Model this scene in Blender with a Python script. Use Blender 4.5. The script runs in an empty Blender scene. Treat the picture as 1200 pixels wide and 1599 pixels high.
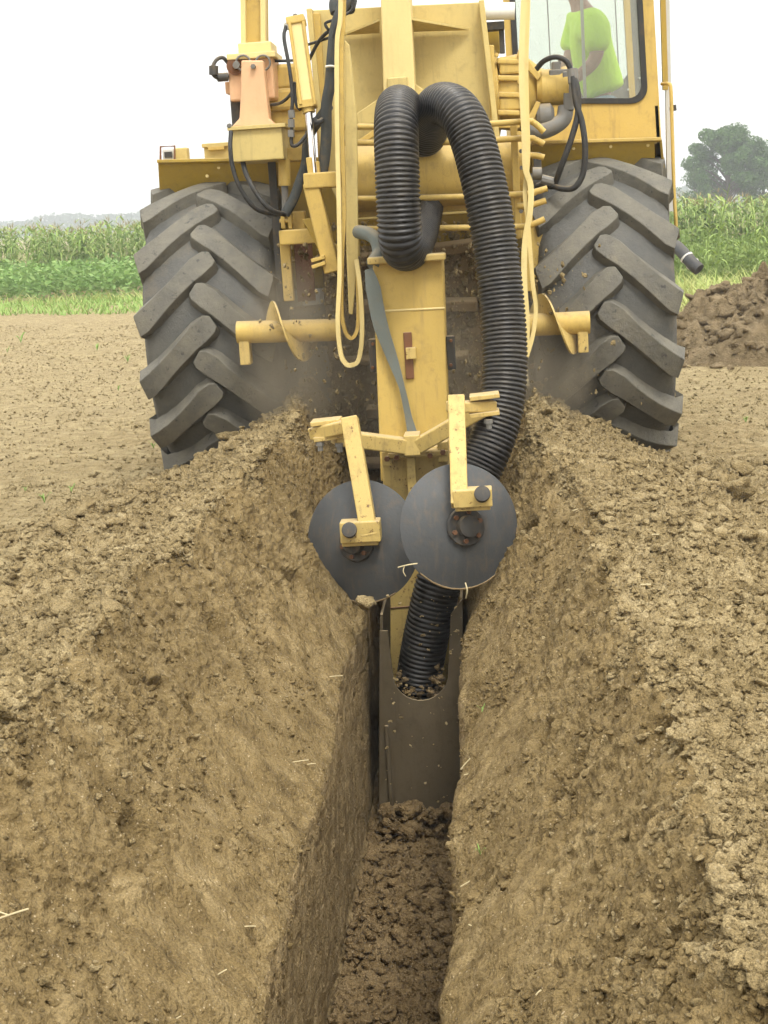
import bpy, bmesh, math, random
import numpy as np
from mathutils import Vector, Matrix

random.seed(7)
RNG = np.random.default_rng(11)
scene = bpy.context.scene
COL = scene.collection

# ------------------------------------------------------------------ camera
F_PX, ROLL, PITCH, YAW = 2400.0, math.radians(2.5), math.radians(10.83), math.radians(4.1)
CAM = Vector((0.43, 0.0, 1.6))
fw = Vector((-math.sin(YAW) * math.cos(PITCH), math.cos(YAW) * math.cos(PITCH), -math.sin(PITCH)))
r0 = Vector((math.cos(YAW), math.sin(YAW), 0))
u0 = r0.cross(fw)
RT = r0 * math.cos(ROLL) - u0 * math.sin(ROLL)
UP = r0 * math.sin(ROLL) + u0 * math.cos(ROLL)
cam_data = bpy.data.cameras.new('camera')
cam = bpy.data.objects.new('camera', cam_data)
COL.objects.link(cam)
m3 = Matrix((RT, UP, -fw)).transposed()
cam.matrix_world = Matrix.Translation(CAM) @ m3.to_4x4()
cam_data.sensor_fit = 'VERTICAL'
cam_data.sensor_height = 36.0
cam_data.lens = F_PX / 1599.0 * 36.0
cam_data.clip_start = 0.05
cam_data.clip_end = 3000.0
scene.camera = cam

# ------------------------------------------------------------------ world, sun, exposure
SUN_EL, SUN_AZ = math.radians(58), math.radians(160)     # high, behind the camera, a little to its right
world = bpy.data.worlds.new('World')
scene.world = world
world.use_nodes = True
wn, wl = world.node_tree.nodes, world.node_tree.links
wn.clear()
sky = wn.new('ShaderNodeTexSky'); sky.sky_type = 'NISHITA'; sky.sun_disc = False
sky.sun_elevation = SUN_EL; sky.sun_rotation = SUN_AZ
sky.dust_density = 6.0; sky.air_density = 1.0
hs = wn.new('ShaderNodeHueSaturation'); hs.inputs['Saturation'].default_value = 0.25
mx = wn.new('ShaderNodeMix'); mx.data_type = 'RGBA'
mx.inputs[0].default_value = 0.8
mx.inputs[7].default_value = (11.6, 11.4, 10.9, 1)        # the even cloud layer
# an overcast sky is about three times as bright overhead as at the horizon
wtc = wn.new('ShaderNodeTexCoord'); wsep = wn.new('ShaderNodeSeparateXYZ'); wmr = wn.new('ShaderNodeMapRange')
wl.new(wtc.outputs['Generated'], wsep.inputs[0]); wl.new(wsep.outputs[2], wmr.inputs[0])
wmr.inputs[1].default_value = 0.0; wmr.inputs[2].default_value = 1.0; wmr.inputs[3].default_value = 0.78; wmr.inputs[4].default_value = 1.5
wmul = wn.new('ShaderNodeMix'); wmul.data_type = 'RGBA'; wmul.blend_type = 'MULTIPLY'; wmul.inputs[0].default_value = 1.0
bg = wn.new('ShaderNodeBackground'); bg.inputs['Strength'].default_value = 0.1
wo = wn.new('ShaderNodeOutputWorld')
wl.new(sky.outputs[0], hs.inputs['Color']); wl.new(hs.outputs[0], mx.inputs[6])
wl.new(mx.outputs[2], wmul.inputs[6]); wl.new(wmr.outputs[0], wmul.inputs[7]); wl.new(wmul.outputs[2], bg.inputs['Color']); wl.new(bg.outputs[0], wo.inputs['Surface'])

sun_data = bpy.data.lights.new('sun', 'SUN')
sun_data.energy = 1.5; sun_data.angle = math.radians(16); sun_data.color = (1.0, 0.96, 0.88)
sun = bpy.data.objects.new('sun', sun_data); COL.objects.link(sun)
sd = Vector((math.sin(SUN_AZ) * math.cos(SUN_EL), math.cos(SUN_AZ) * math.cos(SUN_EL), math.sin(SUN_EL)))
sun.rotation_euler = sd.to_track_quat('Z', 'Y').to_euler()
sun.location = (7, -8, 14)

vs = scene.view_settings
vs.view_transform = 'Standard'; vs.look = 'None'; vs.exposure = 0.82; vs.gamma = 1.0; vs.use_curve_mapping = False
scene.cycles.max_bounces = 4
scene.cycles.diffuse_bounces = 3
scene.cycles.use_adaptive_sampling = True
scene.cycles.adaptive_threshold = 0.035
scene.cycles.adaptive_min_samples = 24
scene.cycles.transparent_max_bounces = 12


def at(px, py, Y):
    """World point seen at photograph pixel (px, py), on the upright plane y = Y."""
    d = fw * F_PX + RT * (px - 600.0) + UP * (799.5 - py)
    return CAM + d * (Y / d.y)


# ------------------------------------------------------------------ noise
def _h(ix, iy, iz):
    n = ix.astype(np.uint32) * np.uint32(374761393) + iy.astype(np.uint32) * np.uint32(668265263) + iz.astype(np.uint32) * np.uint32(2246822519)
    n = (n ^ (n >> np.uint32(13))) * np.uint32(1274126177)
    n = n ^ (n >> np.uint32(16))
    return (n & np.uint32(0xFFFFFF)).astype(np.float32) * np.float32(1 / 16777215)


def vnoise(x, y, z=None):
    if z is None:
        x = np.asarray(x, np.float32); y = np.asarray(y, np.float32)
        fx, fy = np.floor(x), np.floor(y)
        tx, ty = x - fx, y - fy
        tx = tx * tx * (3 - 2 * tx); ty = ty * ty * (3 - 2 * ty)
        ix, iy = fx.astype(np.int32), fy.astype(np.int32); iz = np.zeros(1, np.int32)
        r = (_h(ix, iy, iz) * (1 - ty) + _h(ix, iy + 1, iz) * ty) * (1 - tx) + (_h(ix + 1, iy, iz) * (1 - ty) + _h(ix + 1, iy + 1, iz) * ty) * tx
        return r * 2 - 1
    fx, fy, fz = np.floor(x), np.floor(y), np.floor(z)
    tx, ty, tz = x - fx, y - fy, z - fz
    tx = tx * tx * (3 - 2 * tx); ty = ty * ty * (3 - 2 * ty); tz = tz * tz * (3 - 2 * tz)
    ix, iy, iz = fx.astype(np.int64), fy.astype(np.int64), fz.astype(np.int64)
    r = 0
    for a in (0, 1):
        wx = tx if a else 1 - tx
        for b in (0, 1):
            wy = ty if b else 1 - ty
            for c in (0, 1):
                wz = tz if c else 1 - tz
                r = r + wx * wy * wz * _h(ix + a, iy + b, iz + c)
    return r * 2 - 1


def fbm(x, y, z=None, octv=4, gain=0.5):
    r, a = 0, 1.0
    for o in range(octv):
        r = r + a * vnoise(x + 17.3 * o, y - 9.1 * o, None if z is None else z + 3.7 * o)
        x, y = x * 2.03, y * 2.03
        z = None if z is None else z * 2.03
        a *= gain
    return r


def clod_noise(x, y, rmin=0.3, rmax=0.75, seed=0):
    """Rounded crumbs, one to a cell, of uneven size and height."""
    x = np.asarray(x, np.float32); y = np.asarray(y, np.float32)
    ix, iy = np.floor(x).astype(np.int32), np.floor(y).astype(np.int32)
    best = np.zeros_like(x)
    s = np.full(1, seed * 4, np.int32)
    for a in (-1, 0, 1):
        for b in (-1, 0, 1):
            cx, cy = ix + a, iy + b
            px = cx + _h(cx, cy, s + 1); py = cy + _h(cx, cy, s + 2)
            rr = rmin + (rmax - rmin) * _h(cx, cy, s + 3) ** 2
            d2 = ((x - px) ** 2 + (y - py) ** 2) / (rr * rr)
            hgt = np.sqrt(np.maximum(0, 1 - d2)) * rr
            best = np.maximum(best, hgt)
    return best


# ------------------------------------------------------------------ materials
MATS = {}


def new_mat(name):
    m = bpy.data.materials.new(name); m.use_nodes = True
    nt = m.node_tree
    b = nt.nodes['Principled BSDF']
    MATS[name] = m
    return m, nt, b


def N(nt, t, **kw):
    n = nt.nodes.new(t)
    for k, v in kw.items():
        setattr(n, k, v)
    return n


def noise(nt, vec, scale, detail=4, rough=0.55):
    n = N(nt, 'ShaderNodeTexNoise'); n.inputs['Scale'].default_value = scale
    n.inputs['Detail'].default_value = detail; n.inputs['Roughness'].default_value = rough
    nt.links.new(vec, n.inputs['Vector'])
    return n.outputs['Fac']


def ramp(nt, fac, stops):
    r = N(nt, 'ShaderNodeValToRGB')
    els = r.color_ramp.elements
    while len(els) < len(stops):
        els.new(0.5)
    for e, (p, c) in zip(els, stops):
        e.position = p
        e.color = (*c, 1) if not isinstance(c, float) else (c, c, c, 1)
    nt.links.new(fac, r.inputs[0])
    return r.outputs[0]


def mixc(nt, fac, a, b, mode='MIX'):
    x = N(nt, 'ShaderNodeMix'); x.data_type = 'RGBA'; x.blend_type = mode
    for sock, v in ((x.inputs[0], fac), (x.inputs[6], a), (x.inputs[7], b)):
        if isinstance(v, (int, float)):
            sock.default_value = v
        elif isinstance(v, tuple):
            sock.default_value = (*v, 1)
        else:
            nt.links.new(v, sock)
    return x.outputs[2]


def math_(nt, op, a, b=None):
    x = N(nt, 'ShaderNodeMath'); x.operation = op
    for sock, v in ((x.inputs[0], a), (x.inputs[1], b)):
        if v is None:
            continue
        if isinstance(v, (int, float)):
            sock.default_value = v
        else:
            nt.links.new(v, sock)
    return x.outputs[0]


def bump(nt, hgt, dist, strength=1.0, prev=None):
    b = N(nt, 'ShaderNodeBump'); b.inputs['Distance'].default_value = dist
    b.inputs['Strength'].default_value = strength
    nt.links.new(hgt, b.inputs['Height'])
    if prev is not None:
        nt.links.new(prev, b.inputs['Normal'])
    return b.outputs[0]


def position(nt):
    return N(nt, 'ShaderNodeNewGeometry').outputs['Position']


def mapped(nt, vec, scale):
    m = N(nt, 'ShaderNodeMapping'); m.inputs['Scale'].default_value = scale
    nt.links.new(vec, m.inputs['Vector'])
    return m.outputs[0]


def soil_mat(name, lo, mid, hi, streak=None, fine=1.0, dry=None):
    warm = lambda c: (c[0] * 1.02, c[1] * 0.985, c[2] * 0.95)
    lo, mid, hi = warm(lo), warm(mid), warm(hi)
    dry = [warm(c) for c in dry] if dry else None
    m, nt, b = new_mat(name)
    P = position(nt)
    if streak:
        P2 = mapped(nt, P, streak)
    else:
        P2 = P
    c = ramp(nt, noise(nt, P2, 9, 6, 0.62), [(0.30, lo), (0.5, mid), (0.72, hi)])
    if dry:      # loosened soil gives way to the drier field crust, the shade-darkened slope to bank soil
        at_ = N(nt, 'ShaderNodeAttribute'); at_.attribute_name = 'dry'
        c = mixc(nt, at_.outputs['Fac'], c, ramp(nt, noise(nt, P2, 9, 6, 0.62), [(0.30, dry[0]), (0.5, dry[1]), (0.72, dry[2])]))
    big = noise(nt, P, 1.3, 3)
    c = mixc(nt, ramp(nt, big, [(0.35, 0.0), (0.7, 0.45)]), c, tuple(v * 0.78 for v in mid))
    grain = noise(nt, P, 230, 3, 0.7)
    c = mixc(nt, 0.8, c, ramp(nt, grain, [(0.28, 0.25), (0.5, 0.5), (0.75, 0.82)]), 'OVERLAY')
    sp = N(nt, 'ShaderNodeTexVoronoi'); sp.inputs['Scale'].default_value = 130
    nt.links.new(P, sp.inputs['Vector'])
    wh = N(nt, 'ShaderNodeTexWhiteNoise'); nt.links.new(sp.outputs['Color'], wh.inputs['Vector'])
    pick = math_(nt, 'GREATER_THAN', wh.outputs['Value'], 0.945)
    near = math_(nt, 'LESS_THAN', sp.outputs['Distance'], 0.34)
    c = mixc(nt, math_(nt, 'MULTIPLY', math_(nt, 'MULTIPLY', pick, near), 0.55), c, (0.5, 0.41, 0.27))
    nt.links.new(c, b.inputs['Base Color'])
    b.inputs['Roughness'].default_value = 0.95
    b.inputs['Specular IOR Level'].default_value = 0.15
    n1 = noise(nt, P2, 38, 4, 0.65)
    n2 = noise(nt, P, 150, 3, 0.65)
    v = N(nt, 'ShaderNodeTexVoronoi'); v.inputs['Scale'].default_value = 95
    nt.links.new(P2, v.inputs['Vector'])
    hsum = math_(nt, 'ADD', math_(nt, 'MULTIPLY', n1, 0.75), math_(nt, 'MULTIPLY', v.outputs['Distance'], -0.20))
    hsum = math_(nt, 'ADD', hsum, math_(nt, 'MULTIPLY', n2, 0.24))
    nb = bump(nt, hsum, 0.045 * fine, 1.0)
    nt.links.new(nb, b.inputs['Normal'])
    return m


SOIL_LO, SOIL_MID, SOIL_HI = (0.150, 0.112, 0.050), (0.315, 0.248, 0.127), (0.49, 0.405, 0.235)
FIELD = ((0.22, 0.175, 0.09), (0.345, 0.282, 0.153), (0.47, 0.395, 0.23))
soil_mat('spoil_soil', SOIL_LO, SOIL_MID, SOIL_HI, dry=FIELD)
soil_mat('slope_soil', (0.112, 0.081, 0.036), (0.198, 0.147, 0.067), (0.30, 0.235, 0.122), streak=(1, 0.9, 0.8), fine=0.6, dry=(SOIL_LO, SOIL_MID, SOIL_HI))  # darker than the bank: fresh-cut damp, plus the slope's shade in the colour
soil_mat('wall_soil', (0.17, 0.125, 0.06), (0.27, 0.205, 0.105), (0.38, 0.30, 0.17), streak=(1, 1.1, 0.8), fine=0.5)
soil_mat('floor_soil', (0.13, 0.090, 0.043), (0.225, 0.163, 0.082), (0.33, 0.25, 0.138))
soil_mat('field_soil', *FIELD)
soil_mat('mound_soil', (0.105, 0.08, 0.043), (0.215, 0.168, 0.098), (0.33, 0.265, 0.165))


def paint(name, col, dirt=0.35, rough=0.42, dust=0.5, grime=(0.20, 0.14, 0.065), rust=0.0, spec=0.4):
    m, nt, b = new_mat(name)
    tc = N(nt, 'ShaderNodeTexCoord').outputs['Object']
    n1 = noise(nt, tc, 3.1, 6, 0.6)
    c = mixc(nt, ramp(nt, n1, [(0.32, 0.0), (0.75, 0.5)]), col, tuple(v * 0.80 for v in col))
    n2 = noise(nt, tc, 14, 7, 0.72)
    c = mixc(nt, ramp(nt, n2, [(0.52, 0.0), (0.78, dirt)]), c, grime)
    n3 = noise(nt, mapped(nt, tc, (1, 1, 0.12)), 34, 4, 0.6)
    c = mixc(nt, ramp(nt, n3, [(0.54, 0.0), (0.74, dirt * 0.7)]), c, grime)
    n5 = noise(nt, tc, 5.5, 7, 0.75)
    c = mixc(nt, ramp(nt, n5, [(0.60, 0.0), (0.68, dirt * 0.5)]), c, tuple(v * 0.55 for v in col))
    n6 = noise(nt, tc, 110, 3, 0.6)
    c = mixc(nt, ramp(nt, n6, [(0.68, 0.0), (0.72, dirt)]), c, (0.07, 0.045, 0.025))
    if rust:
        n4 = noise(nt, tc, 45, 5, 0.7)
        c = mixc(nt, ramp(nt, n4, [(0.60, 0.0), (0.66, rust)]), c, (0.09, 0.035, 0.016))
    # fallen dust lies on what faces up
    nz = N(nt, 'ShaderNodeSeparateXYZ')
    nt.links.new(N(nt, 'ShaderNodeNewGeometry').outputs['Normal'], nz.inputs[0])
    up = ramp(nt, nz.outputs[2], [(0.55, 0.0), (0.95, dust)])
    c = mixc(nt, up, c, (0.42, 0.33, 0.20))
    nt.links.new(c, b.inputs['Base Color'])
    rr = ramp(nt, n2, [(0.3, rough), (0.8, min(1.0, rough + 0.35))])
    nt.links.new(rr, b.inputs['Roughness'])
    b.inputs['Specular IOR Level'].default_value = spec
    nt.links.new(bump(nt, noise(nt, tc, 60, 4), 0.0015, 0.5), b.inputs['Normal'])
    return m


paint('yellow', (0.525, 0.365, 0.095), dirt=0.5, rough=0.5)
paint('yellow_worn', (0.53, 0.385, 0.125), dirt=0.7, rust=0.85, dust=0.6)
paint('yellow_pale', (0.70, 0.56, 0.24), dirt=0.2)
paint('yellow_plate', (0.55, 0.43, 0.16), dirt=0.45)
paint('ochre', (0.39, 0.265, 0.04), dirt=0.45, dust=0.3)
paint('pink_primer', (0.70, 0.43, 0.24), dirt=0.15)
paint('grey_metal', (0.16, 0.155, 0.14), dirt=0.5, rough=0.5)
paint('dark_metal', (0.05, 0.047, 0.042), dirt=0.5, rough=0.5)
paint('rust_metal', (0.17, 0.075, 0.035), dirt=0.4, rough=0.8, rust=0.6)
paint('pale_grey', (0.55, 0.54, 0.50), dirt=0.25)
paint('white_plastic', (0.78, 0.76, 0.68), dirt=0.1)
paint('steel', (0.066, 0.069, 0.071), dirt=0.55, rough=0.42, dust=0.2, grime=(0.16, 0.12, 0.075))
paint('black_rubber', (0.022, 0.022, 0.021), dirt=0.25, rough=0.5, dust=0.35)
paint('dark_plastic', (0.045, 0.047, 0.05), dirt=0.2, rough=0.5, dust=0.08)
paint('sleeve', (0.055, 0.06, 0.058), dirt=0.5, rough=0.9, dust=0.5)
paint('strap_cloth', (0.13, 0.145, 0.13), dirt=0.4, rough=0.9, dust=0.4)
paint('soil_caked', (0.22, 0.155, 0.08), dirt=0.5, rough=0.95, grime=(0.07, 0.045, 0.022), spec=0.1)
paint('boot_steel', (0.098, 0.077, 0.046), dirt=0.8, rough=0.85, grime=(0.06, 0.043, 0.024), spec=0.2)

m, nt, b = new_mat('chrome')
b.inputs['Base Color'].default_value = (0.75, 0.73, 0.72, 1); b.inputs['Metallic'].default_value = 1; b.inputs['Roughness'].default_value = 0.14

m, nt, b = new_mat('pipe_black')
tc = N(nt, 'ShaderNodeTexCoord').outputs['Object']
c = mixc(nt, ramp(nt, noise(nt, tc, 11, 5, 0.65), [(0.45, 0.0), (0.75, 0.5)]), (0.0105, 0.0105, 0.0115), (0.075, 0.063, 0.045))
sx = N(nt, 'ShaderNodeSeparateXYZ'); nt.links.new(N(nt, 'ShaderNodeNewGeometry').outputs['Normal'], sx.inputs[0])
c = mixc(nt, math_(nt, 'MULTIPLY', ramp(nt, sx.outputs[2], [(0.35, 0.0), (0.95, 0.32)]), ramp(nt, noise(nt, tc, 30, 5, 0.7), [(0.35, 0.2), (0.65, 1.0)])), c, (0.20, 0.165, 0.11))
nt.links.new(c, b.inputs['Base Color']); b.inputs['Roughness'].default_value = 0.4

m, nt, b = new_mat('tyre_rubber')
tc = N(nt, 'ShaderNodeTexCoord').outputs['Object']
d1 = noise(nt, tc, 6, 6, 0.65)
c = mixc(nt, ramp(nt, d1, [(0.3, 0.0), (0.7, 0.6)]), (0.058, 0.059, 0.056), (0.125, 0.117, 0.094))
c = mixc(nt, ramp(nt, noise(nt, tc, 40, 5, 0.7), [(0.5, 0.0), (0.75, 0.5)]), c, (0.055, 0.052, 0.046))
nt.links.new(c, b.inputs['Base Color']); b.inputs['Roughness'].default_value = 0.62
mud = ramp(nt, noise(nt, tc, 3.4, 7, 0.72), [(0.56, 0.0), (0.66, 0.45)])
c = mixc(nt, mud, c, (0.15, 0.125, 0.085))
nt.links.new(c, b.inputs['Base Color'])
nt.links.new(bump(nt, noise(nt, tc, 45, 6, 0.7), 0.008, 0.7), b.inputs['Normal'])

m, nt, b = new_mat('lug_rubber')
tc = N(nt, 'ShaderNodeTexCoord').outputs['Object']
oi = N(nt, 'ShaderNodeObjectInfo')
vm = N(nt, 'ShaderNodeVectorMath'); vm.operation = 'ADD'
nt.links.new(tc, vm.inputs[0]); nt.links.new(oi.outputs['Random'], vm.inputs[1])
d1 = noise(nt, vm.outputs[0], 9, 6, 0.65)
c = mixc(nt, ramp(nt, d1, [(0.3, 0.15), (0.7, 0.85)]), (0.075, 0.073, 0.064), (0.165, 0.15, 0.112))
scuff = ramp(nt, noise(nt, vm.outputs[0], 26, 4, 0.7), [(0.62, 0.0), (0.66, 0.75)])
c = mixc(nt, scuff, c, (0.03, 0.03, 0.028))
nt.links.new(c, b.inputs['Base Color']); b.inputs['Roughness'].default_value = 0.7
mud = ramp(nt, noise(nt, vm.outputs[0], 5.0, 7, 0.75), [(0.58, 0.0), (0.68, 0.4)])
c = mixc(nt, mud, c, (0.20, 0.17, 0.115))
nt.links.new(c, b.inputs['Base Color'])
nt.links.new(bump(nt, noise(nt, vm.outputs[0], 32, 6, 0.7), 0.010, 0.7), b.inputs['Normal'])

m, nt, b = new_mat('cab_glass')
nt.nodes.remove(b)
gl = N(nt, 'ShaderNodeBsdfGlossy'); gl.inputs['Roughness'].default_value = 0.03
tr = N(nt, 'ShaderNodeBsdfTransparent'); tr.inputs[0].default_value = (0.93, 0.96, 0.93, 1)
df = N(nt, 'ShaderNodeBsdfDiffuse'); df.inputs[0].default_value = (0.7, 0.7, 0.66, 1)
fr = N(nt, 'ShaderNodeFresnel'); fr.inputs[0].default_value = 1.45
s1 = N(nt, 'ShaderNodeMixShader'); s2 = N(nt, 'ShaderNodeMixShader'); s2.inputs[0].default_value = 0.10
nt.links.new(fr.outputs[0], s1.inputs[0]); nt.links.new(tr.outputs[0], s1.inputs[1]); nt.links.new(gl.outputs[0], s1.inputs[2])
nt.links.new(s1.outputs[0], s2.inputs[1]); nt.links.new(df.outputs[0], s2.inputs[2])
nt.links.new(s2.outputs[0], nt.nodes['Material Output'].inputs['Surface'])


def leaf_mat(name, cols, trans=0.25):
    m, nt, b = new_mat(name)
    g = N(nt, 'ShaderNodeNewGeometry')
    stops = [(i / max(1, len(cols) - 1), c) for i, c in enumerate(cols)]
    isl = ramp(nt, g.outputs['Random Per Island'], stops)
    big = noise(nt, g.outputs['Position'], 0.9, 3)
    c = mixc(nt, ramp(nt, big, [(0.35, 0.0), (0.7, 0.55)]), isl, cols[0])
    nt.links.new(c, b.inputs['Base Color']); b.inputs['Roughness'].default_value = 0.6
    b.inputs['Specular IOR Level'].default_value = 0.25
    t = N(nt, 'ShaderNodeBsdfTranslucent'); nt.links.new(c, t.inputs[0])
    mxs = N(nt, 'ShaderNodeMixShader'); mxs.inputs[0].default_value = trans
    nt.links.new(b.outputs[0], mxs.inputs[1]); nt.links.new(t.outputs[0], mxs.inputs[2])
    nt.links.new(mxs.outputs[0], nt.nodes['Material Output'].inputs['Surface'])
    return m


leaf_mat('corn_leaf', [(0.15, 0.24, 0.05), (0.23, 0.34, 0.075), (0.33, 0.43, 0.12), (0.45, 0.48, 0.19)])
leaf_mat('corn_tassel', [(0.30, 0.24, 0.11), (0.38, 0.32, 0.16)])
leaf_mat('bean_leaf', [(0.14, 0.25, 0.06), (0.21, 0.34, 0.095), (0.31, 0.43, 0.15)])
leaf_mat('grass_blade', [(0.18, 0.30, 0.065), (0.26, 0.39, 0.09), (0.36, 0.46, 0.15)])
leaf_mat('dry_blade', [(0.30, 0.39, 0.10), (0.42, 0.46, 0.15), (0.52, 0.49, 0.22)])
leaf_mat('weed_leaf', [(0.13, 0.20, 0.045), (0.19, 0.27, 0.07), (0.27, 0.34, 0.10)])
leaf_mat('tree_leaf', [(0.045, 0.105, 0.022), (0.075, 0.155, 0.032), (0.12, 0.21, 0.05)])
leaf_mat('far_leaf', [(0.04, 0.075, 0.03), (0.055, 0.095, 0.04), (0.07, 0.11, 0.05)])
leaf_mat('straw', [(0.55, 0.46, 0.26), (0.66, 0.58, 0.38)], 0.05)
leaf_mat('seedling_leaf', [(0.2, 0.33, 0.08), (0.28, 0.42, 0.12)])

m, nt, b = new_mat('bark'); b.inputs['Base Color'].default_value = (0.07, 0.055, 0.04, 1); b.inputs['Roughness'].default_value = 0.9


def flat_mat(name, col, rough=0.8, sheen=0.0):
    m, nt, b = new_mat(name)
    tc = N(nt, 'ShaderNodeTexCoord').outputs['Object']
    c = mixc(nt, ramp(nt, noise(nt, tc, 12, 4), [(0.35, 0.0), (0.7, 0.3)]), col, tuple(v * 0.75 for v in col))
    nt.links.new(c, b.inputs['Base Color']); b.inputs['Roughness'].default_value = rough
    nt.links.new(bump(nt, noise(nt, mapped(nt, tc, (1, 1, 0.6)), 11, 4), 0.035, 0.7), b.inputs['Normal'])


flat_mat('shirt', (0.52, 0.82, 0.055)); flat_mat('denim', (0.20, 0.28, 0.36)); flat_mat('skin', (0.36, 0.2, 0.13), 0.5)
flat_mat('hair', (0.03, 0.022, 0.015)); flat_mat('seat_fabric', (0.05, 0.05, 0.05))


# ------------------------------------------------------------------ mesh helpers
def link_mesh(name, verts, faces, mat, parent=None, smooth=None, bevel=0.0):
    me = bpy.data.meshes.new(name)
    me.from_pydata([tuple(v) for v in verts], [], faces)
    me.materials.append(MATS[mat])
    me.update()
    if smooth is not None:
        me.shade_smooth()
        if smooth < 180:
            me.set_sharp_from_angle(angle=math.radians(smooth))
    o = bpy.data.objects.new(name, me)
    COL.objects.link(o)
    o.parent = parent
    if bevel:
        bv = o.modifiers.new('bevel', 'BEVEL'); bv.width = bevel; bv.segments = 2; bv.limit_method = 'ANGLE'
        bv.angle_limit = math.radians(40)
    return o


def np_mesh(name, V, Fq, mat, parent=None, smooth=True, tri=False):
    k = 3 if tri else 4
    me = bpy.data.meshes.new(name)
    me.vertices.add(len(V)); me.vertices.foreach_set('co', np.ascontiguousarray(V, np.float32).ravel())
    me.loops.add(len(Fq) * k); me.loops.foreach_set('vertex_index', np.ascontiguousarray(Fq, np.int32).ravel())
    me.polygons.add(len(Fq)); me.polygons.foreach_set('loop_start', np.arange(0, len(Fq) * k, k, dtype=np.int32))
    me.materials.append(MATS[mat])
    me.update(calc_edges=True)
    if smooth:
        me.shade_smooth()
    else:
        me.shade_flat()
    o = bpy.data.objects.new(name, me); COL.objects.link(o); o.parent = parent
    return o


def tag(o, label=None, cat=None, group=None, kind=None):
    for k, v in (('label', label), ('category', cat), ('group', group), ('kind', kind)):
        if v:
            o[k] = v
    return o


def empty(name, loc=(0, 0, 0)):
    o = bpy.data.objects.new(name, None); o.empty_display_size = 0.1
    o.location = loc; COL.objects.link(o)
    return o


def catmull(pts, n=6):
    pts = [Vector(p) for p in pts]
    if len(pts) < 3:
        return pts
    out = []
    ext = [pts[0] * 2 - pts[1]] + pts + [pts[-1] * 2 - pts[-2]]
    for i in range(1, len(ext) - 2):
        p0, p1, p2, p3 = ext[i - 1:i + 3]
        for k in range(n):
            t = k / n
            out.append(0.5 * ((2 * p1) + (p2 - p0) * t + (2 * p0 - 5 * p1 + 4 * p2 - p3) * t * t + (3 * p1 - p0 - 3 * p2 + p3) * t ** 3))
    out.append(pts[-1])
    return out


def frames(pts):
    T = []
    for i in range(len(pts)):
        a = pts[max(0, i - 1)]; c = pts[min(len(pts) - 1, i + 1)]
        T.append((c - a).normalized())
    ref = Vector((0, 1, 0))
    if abs(T[0].dot(ref)) > 0.9:
        ref = Vector((0, 0, 1))
    n = T[0].cross(ref).normalized()
    out = []
    for t in T:
        n = (n - t * n.dot(t)).normalized()
        out.append((t, n, t.cross(n)))
    return out


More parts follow.
